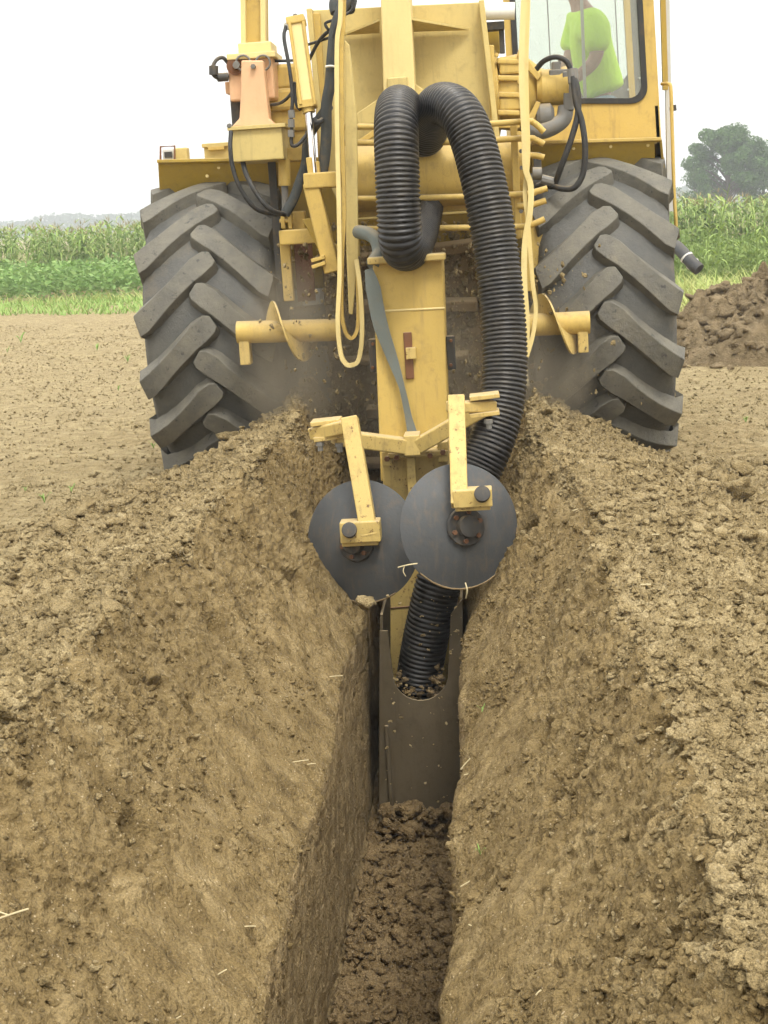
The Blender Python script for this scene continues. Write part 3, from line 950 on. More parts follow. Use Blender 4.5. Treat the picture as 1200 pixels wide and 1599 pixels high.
def strappart(name, mat, pts, w, d, sub=5, parent=None):
    return part(name, mat, lambda mb: mb.strap(pts3(pts), w, d, sub), parent, 50)


def bolt(px, py, Y, r, parent, mat='grey_metal', h=.02):
    p = L(px, py, Y)
    mb = MB(); mb.tube([p + Vector((0, .01, 0)), p - Vector((0, h, 0))], r, 6)
    return mb.build('bolt', mat, parent, None, .0015)


# ------------------------------------------------------------------ wheels
AX_L, AX_R = L(335, 519, 9.5), L(955, 483, 9.5)
AZ = (AX_L.z + AX_R.z) / 2
XO = 1.135; XC = 0.0
TR, TW = .925, .80
PROF = [(.30, .43), (.335, .46), (.375, .56), (.385, .68), (.372, .77), (.345, .813), (.30, .836), (.2, .851), (.1, .858), (0, .860)]


def carc_r(x):
    x = abs(x)
    pr = sorted((a, r) for a, r in PROF[5:])
    return float(np.interp(x, [p[0] for p in pr], [p[1] for p in pr]))


def lug_mesh(sgn):
    """one bar of the tread: head at the centre line, sweeping down to the shoulder"""
    #  lateral, along the circumference, half width top, half width base, height above carcass
    sec = [(-.055, .052, .034, .060, .060), (-.030, .036, .056, .082, .064), (.030, -.010, .062, .090, .065), (.085, -.060, .054, .084, .064), (.16, -.130, .050, .082, .064),
           (.24, -.205, .051, .084, .065), (.31, -.270, .057, .090, .071), (.362, -.316, .062, .094, .080), (.392, -.340, .064, .096, .070)]
    v, f = [], []
    n = len(sec)
    for i, (x, c, ht, hb, hh) in enumerate(sec):
        a = sec[max(0, i - 1)]; b_ = sec[min(n - 1, i + 1)]
        tx, tc_ = b_[0] - a[0], b_[1] - a[1]
        l = math.hypot(tx, tc_); nx, nc = -tc_ / l, tx / l
        rb = carc_r(min(abs(x), .345)) - .012 - (max(0, abs(x) - .345) * 2.2)
        rt = min(TR, carc_r(min(abs(x), .345)) + hh)
        for w, rad in ((-hb, rb), (-ht, rt), (ht, rt), (hb, rb)):
            xx = x + nx * w; cc = c + nc * w
            if i == n - 1:
                xx = max(min(xx, .40), .37) if rad == rt else .375
            ph = cc / .9
            v.append((sgn * xx, -math.cos(ph) * rad, math.sin(ph) * rad))
    # outer foot running down the sidewall
    b0 = len(v)
    for w in (-.064, .064):
        ph = (-.334 + w) / .9
        v.append((sgn * .384, -math.cos(ph) * .72, math.sin(ph) * .72))
    for i in range(n - 1):
        for k in range(3):
            f.append((i * 4 + k, i * 4 + k + 1, i * 4 + 5 + k, i * 4 + 4 + k))
    e = (n - 1) * 4
    f += [(0, 3, 2, 1), (e, e + 1, b0), (e + 1, e + 2, b0 + 1, b0), (e + 2, e + 3, b0 + 1)]
    if sgn < 0:
        f = [tuple(reversed(q)) for q in f]
    me = bpy.data.meshes.new('lug')
    me.from_pydata(v, [], f); me.materials.append(MATS['lug_rubber']); me.update()
    bm = bmesh.new(); bm.from_mesh(me); bmesh.ops.recalc_face_normals(bm, faces=bm.faces)
    bmesh.ops.bevel(bm, geom=[e_ for e_ in bm.edges if e_.is_manifold and e_.calc_face_angle(0) > .5], offset=.0035, segments=1, affect='EDGES', clamp_overlap=True)
    bm.to_mesh(me); bm.free()
    me.shade_smooth(); me.set_sharp_from_angle(angle=math.radians(24))
    return me


LUGS = {1: lug_mesh(1), -1: lug_mesh(-1)}
NL = 15


def wheel(xc, phase, lab):
    mb = MB()
    full = [(-a, r) for a, r in PROF[:-1]] + [(a, r) for a, r in reversed(PROF)]
    mb.lathe((xc, 0, AZ), (1, 0, 0), full, 72)
    ty = mb.build('tyre', 'tyre_rubber', mroot, 40)
    ty['label'] = lab
    for sgn in (1, -1):
        for k in range(NL):
            o = bpy.data.objects.new('lug', LUGS[sgn]); COL.objects.link(o); o.parent = ty
            o.location = (xc, 0, AZ)
            o.rotation_euler = (-(k + (.5 if sgn > 0 else 0) + phase) * 2 * math.pi / NL, 0, 0)
    mb = MB(); mb.lathe((xc - .30, 0, AZ), (1, 0, 0), [(0, .44), (.02, .45), (.05, .40), (.25, .38), (.3, .36), (.35, .38), (.55, .40), (.58, .45), (.6, .44)], 40)
    rim = mb.build('rim', 'yellow', mroot, 40)
    mb = MB(); mb.lathe((xc - .2, 0, AZ), (1, 0, 0), [(0, .16), (.02, .17), (.38, .17), (.4, .15)], 24)
    mb.build('hub', 'yellow', rim, 40)


wheel(XC - XO, .18, 'left rear tyre with dusty chevron lugs')
wheel(XC + XO, .55, 'right rear tyre with dusty chevron lugs')
part('rear_axle', 'dark_metal', lambda mb: mb.lathe((XC - XO + .2, 0, AZ), (1, 0, 0), [(0, .12), (.5, .14), (.7, .25), (2 * XO - 1.1, .25), (2 * XO - .9, .14), (2 * XO - .4, .12)], 24))
part('chassis', 'ochre', lambda mb: [mb.box((XC + s * .42, 1.6, AZ + .35), (.14, 4.0, .3)) for s in (-1, 1)] and mb.box((XC, 2.6, AZ + .55), (1.1, 2.0, .7)), None, None, .01)
for s in (-1, 1):
    mb = MB(); mb.lathe((XC + s * XO - .38, 3.4, AZ), (1, 0, 0), [(0, .5), (.02, .8), (.08, .9), (.38, .925), (.68, .9), (.74, .8), (.76, .5)], 40)
    t_ = mb.build('tyre', 'tyre_rubber', mroot, 40); t_['label'] = 'front tyre hidden behind the rear wheels'

# ------------------------------------------------------------------ rear frame, mast and plate
polypart('rear_plate', 'yellow_plate', [(484, 16), (752, 3), (762, 90), (776, 216), (790, 330), (540, 345), (512, 280), (500, 160)], 9.0, .05)
part('plate_flange', 'yellow_plate', lambda mb: [mb.beam(L(486, 17, 9.0), L(512, 285, 9.0), .03, .22), mb.beam(L(752, 4, 9.0), L(778, 230, 9.0), .03, .22)], None, None, .004)
part('mast_beam', 'yellow_pale', lambda mb: mb.prism([L(590, -160, 8.72), L(634, -160, 8.72), L(650, 176, 8.72), L(600, 176, 8.72)], (0, .24, 0)), None, None, .008)
boxpart('mast_patch', 'yellow_plate', 605, 121, 637, 140, 8.70, .03)


def gusset(mb, a, b_, c, th):
    mb.prism([L(*a), L(*b_), L(*c)], (0, 0, th))


part('gusset', 'yellow_plate', lambda mb: gusset(mb, (538, 55, 8.98), (593, 52, 8.98), (593, 33, 8.74), .012), None, None)
part('gusset', 'yellow_plate', lambda mb: gusset(mb, (734, 47, 8.98), (642, 50, 8.98), (642, 31, 8.74), .012), None, None)
polypart('brace', 'yellow_plate', [(556, 178), (600, 148), (600, 190), (560, 196)], 8.8, .03)
polypart('brace', 'yellow_plate', [(648, 130), (665, 142), (662, 160), (650, 165)], 8.8, .03)
polypart('brace', 'yellow', [(558, 220), (590, 198), (596, 204), (566, 226)], 8.75, .03)
part('crossbeam_tube', 'yellow', lambda mb: mb.lathe(L(537, 281, 8.62), (1, 0, 0), [(0, .12), (0.002, .17), (.01, .178), (1.0, .178), (1.012, .17), (1.013, .1)], 40), None, 40)
boxpart('end_flange', 'yellow', 797, 226, 812, 342, 8.5, .2)
part('lower_beam', 'yellow', lambda mb: pbox(mb, 540, 306, 812, 332, 8.62, .2), None, None, .012)

part('rear_body', 'ochre', lambda mb: pbox(mb, 432, 238, 860, 440, 9.4, .3), None, None, .02)

# guide cage
for pl in ([(538, 198, 8.33), (700, 197, 8.33), (818, 190, 8.33), (834, 192, 8.33), (850, 206, 8.33)],
           [(538, 223, 8.35), (700, 222, 8.35), (820, 216, 8.35), (836, 218, 8.35), (850, 225, 8.35)],
           [(822, 242, 8.38), (838, 243, 8.38), (850, 246, 8.38)],
           [(538, 311, 8.38), (700, 308, 8.38), (818, 303, 8.38), (838, 299, 8.38), (855, 294, 8.38)],
           [(808, 322, 8.4), (830, 320, 8.4), (853, 313, 8.4)],
           [(541, 358, 8.35), (700, 356, 8.35), (812, 354, 8.35), (832, 350, 8.35), (851, 342, 8.35)]):
    tubepart('cage_rod', 'yellow', pl, .0165, 5, 12)
for pl, w in (([(533, -30, 8.25), (532, 30, 8.25), (527, 70, 8.25), (527, 190, 8.25), (530, 330, 8.22), (531, 430, 8.2), (528, 500, 8.18), (532, 548, 8.18), (539, 566, 8.18), (549, 570, 8.18), (561, 560, 8.2), (566, 515, 8.2), (563, 450, 8.22), (557, 405, 8.25)], .023),
              ([(538, -30, 8.27), (537, 40, 8.27), (534, 75, 8.27), (535, 200, 8.27), (538, 330, 8.25), (535, 400, 8.24), (534, 480, 8.24), (538, 512, 8.24), (546, 527, 8.24), (555, 523, 8.24), (560, 500, 8.25), (559, 430, 8.26)], .019),
              ([(820, -30, 8.25), (816, 60, 8.25), (815, 120, 8.25), (819, 210, 8.25), (821, 262, 8.25), (829, 290, 8.25), (828, 330, 8.24), (820, 380, 8.24), (819, 440, 8.22), (823, 500, 8.2), (822, 556, 8.2)], .030),
              ([(826, -30, 8.28), (824, 40, 8.28), (822, 120, 8.28), (825, 240, 8.28), (820, 300, 8.28), (825, 350, 8.27), (832, 440, 8.26), (837, 480, 8.26), (833, 520, 8.25), (823, 557, 8.24)], .022)):
    strappart('guide_bar', 'yellow_pale' if w > .02 else 'yellow', pl, w, .03, 5)
polypart('guide_plate', 'yellow_plate', [(538, 62), (546, 70), (558, 190), (560, 400), (551, 492), (545, 490), (541, 390)], 8.30, .018)
boxpart('cage_upright', 'yellow', 801, 192, 812, 372, 8.40, .04)
boxpart('cage_upright', 'yellow', 816, 330, 829, 455, 8.6, .05)
boxpart('cage_upright', 'yellow', 546, 330, 560, 400, 8.45, .04)
for x, y in ((814, 236), (814, 330), (815, 262)):
    bolt(x, y, 8.37, .012, mroot)

# ------------------------------------------------------------------ left side: column, primer bracket, box
post = polypart('steering_column', 'yellow', [(376, -160), (412, -160), (414, 72), (378, 72)], 8.9, .16)
for a, b_ in ((374, 383), (405, 414)):
    polypart('column_rail', 'yellow_pale', [(a, -160), (b_, -160), (b_ + 1, 70), (a + 2, 70)], 8.86, .05, post)
boxpart('column_base', 'yellow_pale', 372, 66, 424, 84, 8.84, .25)
blk = boxpart('primer_block', 'pink_primer', 357, 92, 428, 155, 8.80, .28, None, .012)
boxpart('clamp_plate', 'yellow_pale', 354, 82, 430, 91, 8.77, .32, None, .004)
part('primer_arm', 'pink_primer', lambda mb: ppoly(mb, [(377, 94), (411, 94), (418, 160), (421, 185), (434, 198), (362, 198), (374, 185), (376, 150)], 8.70, .1), None, None, .008)
for x in (380, 411):
    part('bracket_ring', 'grey_metal', lambda mb: mb.tube([L(x, 98, 8.76) + Vector((math.cos(q) * .04, 0, math.sin(q) * .04)) for q in np.linspace(0, 2 * math.pi, 18)], .006, 8))
part('pivot_pin', 'rust_metal', lambda mb: mb.cyl(L(368, 103, 8.78), L(368, 103, 8.86), .05, 24), blk)
bolt(370, 102, 8.77, .022, blk); bolt(396, 104, 8.69, .014, blk); bolt(411, 130, 8.79, .02, blk)
part('side_tab', 'pink_primer', lambda mb: pbox(mb, 352, 128, 360, 146, 8.85, .1), blk, None, .004)
tb = boxpart('valve_box', 'yellow_plate', 361, 201, 442, 250, 8.55, .42)
boxpart('lid', 'yellow_plate', 355, 195, 446, 201, 8.53, .46, tb, .003)
bolt(359, 197, 8.55, .015, tb)
part('gear_casing', 'yellow', lambda mb: [pbox(mb, 424, 100, 464, 140, 8.98, .3), pbox(mb, 418, 138, 472, 172, 8.95, .36), pbox(mb, 422, 170, 478, 205, 8.98, .3), pbox(mb, 440, 200, 482, 240, 9.0, .3)], None, None, .022)
part('inner_shaft', 'dark_metal', lambda mb: pbox(mb, 361, 150, 376, 205, 8.86, .1), None, None, .01)
part('rear_bracket', 'yellow', lambda mb: pbox(mb, 442, 230, 486, 250, 8.72, .2), None, None, .005)
polypart('support_panel', 'yellow', [(486, 20), (500, 20), (515, 270), (498, 270)], 8.93, .04)
tubepart('connector_hose', 'dark_metal', [(357, 118, 8.8), (343, 122, 8.78), (334, 117, 8.76), (333, 105, 8.76), (338, 94, 8.78), (348, 90, 8.8), (356, 98, 8.82)], .011, 6)
part('hose_coupling', 'dark_metal', lambda mb: [mb.cyl(L(334, 117, 8.76), L(334, 103, 8.76), .026, 12), mb.cyl(L(356, 120, 8.8), L(340, 121, 8.78), .024, 12)])

# fender and what stands on it
fl = part('fender', 'ochre', lambda mb: [mb.prism([L(247, 253, 9.25), L(428, 249, 9.25), L(428, 300, 9.37), L(250, 304, 9.37)], (0, .02, 0)), mb.prism([L(247, 253, 9.25), L(428, 249, 9.25), L(428, 249, 10.3), L(247, 253, 10.3)], (0, 0, -.015)), mb.prism([L(247, 253, 9.25), L(247, 253, 10.3), L(250, 304, 10.2), L(250, 304, 9.37)], (.015, 0, 0))], None, None, .003)
part('fender_lip', 'ochre', lambda mb: mb.beam(L(246, 252, 9.24), L(428, 248, 9.24), .02, .03), fl, None, .004)
for x, y in ((342, 262), (324, 275)):
    bolt(x, y, 9.28, .01, fl, 'yellow_pale', .008)
bx_ = boxpart('tool_box', 'yellow_plate', 319, 226, 362, 250, 9.5, .25)
boxpart('box_lid', 'yellow_plate', 315, 223, 364, 229, 9.48, .29, bx_, .003)
boxpart('latch', 'yellow', 325, 229, 350, 234, 9.47, .02, bx_, .002)
lamp = boxpart('work_lamp', 'pale_grey', 254, 233, 272, 250, 9.45, .1)
boxpart('lamp_glass', 'dark_metal', 257, 237, 269, 246, 9.44, .02, lamp, .002)
part('lamp_guard', 'rust_metal', lambda mb: mb.tube(pts3([(251, 252, 9.42), (251, 229, 9.42), (273, 228, 9.42), (273, 252, 9.42)]), .007, 6), lamp)
boxpart('lamp_bracket', 'yellow_plate', 273, 231, 293, 251, 9.5, .08)

# diagonal lift cylinder
def ram(mb, a, b_, r, caps=True):
    mb.cyl(a, b_, r, 24)


cb = part('hydraulic_cylinder', 'yellow_pale', lambda mb: mb.beam(L(463, 33, 8.62), L(481, 163, 8.52), .078, .075), None, None, .012)
part('end_cap', 'yellow', lambda mb: mb.beam(L(462, 28, 8.62), L(464, 40, 8.61), .10, .09), cb, None, .006)
part('gland', 'yellow', lambda mb: [mb.beam(L(480, 158, 8.52), L(481.5, 169, 8.515), .098, .09), mb.cyl(L(481, 166, 8.515), L(483, 176, 8.51), .035, 20)], cb, 40)
for dx in (-11, 11):
    part('tie_rod', 'yellow', lambda mb: mb.cyl(L(463 + dx, 34, 8.57), L(481 + dx, 163, 8.47), .009, 10), cb)
part('piston_rod', 'chrome', lambda mb: mb.cyl(L(482, 170, 8.51), L(491, 275, 8.42), .020, 24), cb)
part('rod_clevis', 'yellow', lambda mb: [mb.beam(L(483, 246, 8.42), L(487, 276, 8.42), .03, .06), mb.beam(L(496, 252, 8.45), L(498, 276, 8.45), .02, .05)], None, None, .004)
bolt(462, 26, 8.6, .016, cb)

# link arm below it
part('link_bar', 'yellow', lambda mb: pbox(mb, 474, 269, 532, 293, 8.36, .16), None, None, .008)
part('link_arm', 'yellow', lambda mb: mb.beam(L(486, 285, 8.42), L(520, 425, 8.42), .085, .1), None, None, .008)
part('link_arm_plate', 'ochre', lambda mb: ppoly(mb, [(472, 342), (505, 338), (528, 398), (526, 425), (508, 410)], 8.48, .05), None, None, .005)
for q in ((487, 407, 508, 401), (488, 417, 509, 410)):
    part('tab', 'yellow', lambda mb: mb.beam(L(q[0], q[1], 8.36), L(q[2], q[3], 8.36), .02, .06), None, None, .003)
part('stabiliser_cylinder', 'yellow', lambda mb: mb.cyl(L(444, 248, 8.7), L(445, 290, 8.7), .034, 20))
part('stabiliser_rod', 'grey_metal', lambda mb: mb.cyl(L(445, 288, 8.7), L(446, 334, 8.7), .019, 16))
part('clevis', 'yellow', lambda mb: [pbox(mb, 439, 336, 445, 357, 8.68, .05), pbox(mb, 450, 336, 456, 357, 8.68, .05), mb.cyl(L(437, 345, 8.7), L(458, 345, 8.7), .012, 10)], None, None, .003)
part('stub_beam', 'yellow', lambda mb: pbox(mb, 436, 358, 500, 381, 8.62, .16), None, None, .008)
part('side_frame', 'yellow', lambda mb: [pbox(mb, 440, 380, 456, 470, 8.72, .06), pbox(mb, 458, 330, 476, 360, 8.75, .1)], None, None, .006)
part('mud_guard', 'dark_metal', lambda mb: pbox(mb, 426, 250, 438, 470, 8.85, .02), None, None, .003)
part('mud_flap', 'rust_metal', lambda mb: pbox(mb, 462, 380, 490, 470, 8.95, .03), None, None, .003)
polypart('side_frame', 'yellow', [(815, 330), (850, 336), (846, 470), (830, 470)], 8.85, .06)
part('mud_guard', 'dark_metal', lambda mb: pbox(mb, 838, 240, 850, 470, 9.0, .02), None, None, .003)

# ------------------------------------------------------------------ hoses
for pl, r in (([(361, 205, 8.5), (360, 232, 8.46), (364, 262, 8.45), (376, 295, 8.45), (400, 326, 8.48), (432, 336, 8.6)], .012),
              ([(379, 250, 8.6), (385, 272, 8.56), (402, 304, 8.5), (424, 328, 8.5), (445, 335, 8.6)], .014),
              ([(447, 41, 8.58), (444, 60, 8.55), (452, 105, 8.5), (457, 150, 8.48), (455, 185, 8.47), (456, 200, 8.47)], .010),
              ([(424, 164, 8.75), (440, 160, 8.62), (455, 146, 8.52), (461, 128, 8.5)], .009),
              ([(460, 132, 8.5), (461, 150, 8.5), (464, 165, 8.5), (470, 172, 8.5)], .009),
              ([(456, 200, 8.47), (455, 220, 8.47), (458, 228, 8.47), (468, 224, 8.48), (482, 207, 8.52), (500, 195, 8.6)], .010),
              ([(482, 95, 8.7), (500, 62, 8.65), (520, 44, 8.6), (536, 34, 8.55)], .010),
              ([(480, 70, 8.75), (505, 62, 8.66), (522, 55, 8.6), (512, 45, 8.56), (509, 36, 8.56), (526, 30, 8.54)], .008),
              ([(428, 95, 8.9), (445, 95, 8.88), (462, 94, 8.9)], .008)):
    tubepart('hose', 'black_rubber', pl, r, 7, 10)
for a, b_ in (((455, 172), (456, 184)), ((455, 186), (455.5, 199)), ((455, 203), (455, 214))):
    part('hose_fitting', 'grey_metal', lambda mb: mb.cyl(L(a[0], a[1], 8.47), L(b_[0], b_[1], 8.47), .018, 8))
part('hose_fitting', 'pale_grey', lambda mb: mb.cyl(L(447, 41, 8.58), L(452, 41, 8.6), .02, 8))
tubepart('hose_sleeve', 'sleeve', [(548, -10, 8.5), (535, 12, 8.45), (524, 45, 8.45), (519, 90, 8.45), (516, 130, 8.46), (510, 165, 8.48), (510, 205, 8.5), (508, 240, 8.5), (503, 275, 8.5)], [.036] * 48 + [.036], 6, 14) if False else tubepart('hose_sleeve', 'sleeve', [(548, -10, 8.5), (535, 12, 8.45), (524, 45, 8.45), (519, 90, 8.45), (516, 130, 8.46), (510, 165, 8.48), (510, 205, 8.5), (508, 240, 8.5), (503, 275, 8.5)], .030, 6, 14)
tubepart('hose_sleeve', 'sleeve', [(526, 20, 8.5), (524, 5, 8.52), (534, -8, 8.55), (548, -5, 8.56), (545, 15, 8.5)], .034, 6, 14)
tubepart('hose_sleeve', 'sleeve', [(514, 165, 8.5), (498, 188, 8.55), (482, 215, 8.6), (478, 255, 8.62), (468, 285, 8.62), (458, 312, 8.62), (445, 335, 8.62)], .028, 6, 14)
tubepart('cable_tie', 'white_plastic', [(509, 104, 8.42), (516, 103, 8.41), (524, 104, 8.42)], .006, 4, 8)
tubepart('hose', 'black_rubber', [(505, 185, 8.5), (500, 190, 8.44), (494, 190, 8.44), (490, 184, 8.44)], .014, 6)
part('hose', 'black_rubber', lambda mb: mb.tube(pts3([(519, 60, 8.38), (530, 30, 8.38), (550, 15, 8.4), (552, -10, 8.4)]), .008, 8, 6), None, 50)

# ------------------------------------------------------------------ right gearbox, pump and cab
gb = L(766, 146, 9.05)
g1 = part('gearbox', 'yellow', lambda mb: [mb.lathe(L(764, 148, 9.15), (1, 0, 0), [(0, .2), (.01, .24), (.05, .245), (.06, .2), (.17, .215), (.18, .24), (.22, .24), (.23, .19), (.3, .13), (.34, .11)], 30)], None, 40)
for yy in (96, 122, 148, 176, 196):
    part('casing_rib', 'yellow', lambda mb: mb.beam(L(777, yy, 8.95), L(812, yy + 1, 8.95), .03, .06), g1, None, .008)
for xx in (776, 811):
    for yy in (86, 128, 150, 208):
        bolt(xx, yy, 8.93, .012, g1, 'yellow')
part('casing_cover', 'yellow', lambda mb: [pbox(mb, 780, 88, 815, 115, 8.93, .08), pbox(mb, 780, 152, 815, 172, 8.93, .08)], g1, None, .012)
polypart('flange_plate', 'yellow', [(764, 70), (772, 70), (776, 215), (768, 215)], 8.9, .35)
part('pump_bracket', 'yellow', lambda mb: [ppoly(mb, [(822, 88), (830, 100), (845, 118), (840, 126), (824, 108)], 8.95, .03), ppoly(mb, [(845, 160), (835, 185), (824, 200), (822, 188), (838, 158)], 8.95, .03)], g1, None, .004)
p1 = part('hydraulic_motor', 'yellow', lambda mb: mb.lathe(L(838, 138, 9.05), (1, 0, 0), [(0, .085), (.02, .09), (.03, .10), (.13, .10), (.155, .11), (.175, .11), (.18, .09)], 26), None, 40)
part('valve_block', 'grey_metal', lambda mb: [pbox(mb, 880, 112, 896, 172, 8.95, .18), pbox(mb, 858, 108, 892, 118, 8.97, .12), pbox(mb, 862, 96, 876, 110, 8.98, .06), pbox(mb, 872, 90, 877, 100, 8.98, .04)], None, None, .006)
part('pipe_elbow', 'grey_metal', lambda mb: [mb.tube(pts3([(884, 168, 9.0), (880, 186, 8.98), (865, 198, 8.96), (845, 205, 8.96), (830, 200, 8.98)]), .045, 14, 5), mb.lathe(L(838, 182, 9.0), (1, 0, 0), [(0, .05), (.02, .07), (.08, .07), (.1, .04)], 16)], None, 40)
for pl, r in (([(838, 108, 8.98), (850, 95, 8.94), (868, 89, 8.9), (884, 95, 8.88), (893, 112, 8.88)], .015),
              ([(894, 112, 8.88), (902, 140, 8.84), (903, 175, 8.82), (893, 215, 8.8), (876, 262, 8.8), (866, 290, 8.85)], .017),
              ([(895, 120, 8.86), (900, 160, 8.82), (909, 190, 8.8), (914, 230, 8.78), (911, 270, 8.78), (898, 292, 8.78), (880, 295, 8.8), (862, 290, 8.85)], .017),
              ([(862, 290, 8.85), (852, 288, 8.9), (840, 292, 8.95)], .022)):
    tubepart('hose', 'black_rubber', pl, r, 8, 10)
part('hose_fitting', 'grey_metal', lambda mb: [mb.cyl(L(894, 108, 8.88), L(896, 130, 8.87), .03, 10), mb.cyl(L(832, 271, 8.8), L(846, 271, 8.8), .035, 12), mb.cyl(L(846, 280, 8.85), L(866, 285, 8.85), .028, 10)])
part('roller', 'white_plastic', lambda mb: mb.cyl(L(752, 18, 8.95), L(804, 17, 8.95), .047, 24))
part('roller_bracket', 'dark_metal', lambda mb: [pbox(mb, 754, 34, 788, 46, 8.95, .1), pbox(mb, 780, 34, 788, 82, 9.0, .05)], None, None, .004)
part('guard_post', 'ochre', lambda mb: pbox(mb, 755, 40, 780, 82, 9.1, .1), None, None, .004)

# cab: walls with real openings, glass, inner lining
YC, DC = 9.75, 1.35


def frame_poly(mb, outer, inner, Y, D):
    """plate with a window opening; outer and inner lists of the same length"""
    o1 = [L(x, y, Y) for x, y in outer]; i1 = [L(x, y, Y) for x, y in inner]
    n = len(o1); dv = Vector((0, D, 0))
    v = o1 + i1 + [p + dv for p in o1] + [p + dv for p in i1]
    f = []
    for k in range(n):
        j = (k + 1) % n
        f += [(k, j, n + j, n + k)[::-1], (2 * n + k, 2 * n + j, 3 * n + j, 3 * n + k), (k, j, 2 * n + j, 2 * n + k), (n + k, n + j, 3 * n + j, 3 * n + k)[::-1]]
    mb.add(v, f)


def rrect(x0, y0, x1, y1, r, n=6, skew=0.0):
    pts = []
    for cx_, cy_, a0 in ((x1 - r, y0 + r, -90), (x1 - r, y1 - r, 0), (x0 + r, y1 - r, 90), (x0 + r, y0 + r, 180)):
        for k in range(n + 1):
            a = math.radians(a0 + 90 * k / n)
            pts.append((cx_ + r * math.cos(a) + skew * (cy_ + r * math.sin(a)), cy_ + r * math.sin(a)))
    return pts


def square_like(inner, x0, y0, x1, y1, skew=0.0):
    n = len(inner) // 4; out = []
    for k, (cx_, cy_) in enumerate(((x1, y0), (x1, y1), (x0, y1), (x0, y0))):
        out += [(cx_ + skew * cy_, cy_)] * n
    return out


SK = .055
win = rrect(798, -330, 1002, 160, 26, 6, SK)
cab = part('cab', 'yellow', lambda mb: frame_poly(mb, square_like(win, 786, -350, 1021, 262, SK), win, YC, .06), None, None)
seal = rrect(805, -322, 995, 153, 22, 6, SK)
part('window_seal', 'black_rubber', lambda mb: frame_poly(mb, rrect(796, -332, 1004, 162, 27, 6, SK), seal, YC - .012, .04), cab, None, .003)
part('window_pane', 'cab_glass', lambda mb: mb.prism([L(x, y, YC + .01) for x, y in rrect(803, -324, 997, 155, 23, 6, SK)], (0, .006, 0)), cab, None)
part('window_divider', 'pale_grey', lambda mb: pbox(mb, 903, -330, 908, 158, YC + .03, .012), cab, None)
# inner lining seen through the glass, right and below
win2 = rrect(800, -310, 976, 128, 22, 6, SK)
part('cab_lining', 'grey_metal', lambda mb: frame_poly(mb, square_like(win2, 790, -340, 1010, 168, SK), win2, YC + DC, .04), cab, None)
for x, y in ((1000, 5), (1002, 45), (1004, 85), (1003, 122), (985, 140)):
    bolt(x - 4, y, YC + DC - .01, .008, cab, 'pale_grey')
part('front_pane', 'cab_glass', lambda mb: mb.prism([L(x, y, YC + DC + .02) for x, y in rrect(798, -312, 978, 130, 22, 6, SK)], (0, .006, 0)), cab, None)
cw = lambda x, y: L(x + SK * y, y, YC)
part('side_wall', 'yellow', lambda mb: [mb.prism([cw(1019, 165), cw(1019, 262), cw(1019, 262) + Vector((0, DC, 0)), cw(1019, 165) + Vector((0, DC, 0))], (-.02, 0, 0)),
                                        mb.prism([cw(786, 165), cw(786, 262), cw(786, 262) + Vector((0, DC, 0)), cw(786, 165) + Vector((0, DC, 0))], (.02, 0, 0))], cab, None)
for yo in (.05, DC - .02):
    part('pillar', 'yellow', lambda mb: mb.prism([cw(1008, -340) + Vector((0, yo, 0)), cw(1019, -340) + Vector((0, yo, 0)), cw(1019, 170) + Vector((0, yo, 0)), cw(1008, 170) + Vector((0, yo, 0))], (0, .06, 0)), cab, None)
part('cab_roof', 'yellow', lambda mb: mb.prism([cw(780, -350), cw(1026, -350), cw(1026, -350) + Vector((0, DC + .06, 0)), cw(780, -350) + Vector((0, DC + .06, 0))], (0, 0, .08)), cab, None, .02)
part('cab_floor', 'dark_metal', lambda mb: mb.prism([cw(790, 250) + Vector((0, .07, 0)), cw(1015, 250) + Vector((0, .07, 0)), cw(1015, 250) + Vector((0, DC - .02, 0)), cw(790, 250) + Vector((0, DC - .02, 0))], (0, 0, .03)), cab, None)
part('window_bar', 'grey_metal', lambda mb: [mb.beam(L(x, -330, YC + DC - .03), L(x + 24, 140, YC + DC - .03), .008, .008) for x in (800, 838, 944)], cab, None)
part('door_post', 'pale_grey', lambda mb: [mb.prism([L(1033, -340, YC + .25), L(1040, -340, YC + .25), L(1052, 330, YC + .25), L(1043, 330, YC + .25)], (0, .05, 0))], cab, None)
part('door_strip', 'ochre', lambda mb: [mb.prism([L(1022, -340, YC + .15), L(1030, -340, YC + .15), L(1044, 140, YC + .15), L(1036, 140, YC + .15)], (0, .05, 0))], cab, None)
tubepart('handrail', 'yellow', [(1034, 131, YC + .1), (1044, 131, YC + .02), (1048, 140, YC), (1050, 200, YC), (1053, 300, YC), (1056, 352, YC), (1052, 362, YC + .06)], .011, 6, 10)
part('mirror_stub', 'black_rubber', lambda mb: [mb.cyl(L(1046, 170, YC + .05), L(1056, 169, YC + .05), .012, 8), mb.cyl(L(1052, 164, YC + .05), L(1053, 173, YC + .05), .016, 8)])
# operator's seat
part('operator_seat', 'seat_fabric', lambda mb: [pbox(mb, 915, 178, 990, 205, 10.0, .5), pbox(mb, 930, 205, 975, 255, 10.1, .3)], cab, None, .03)

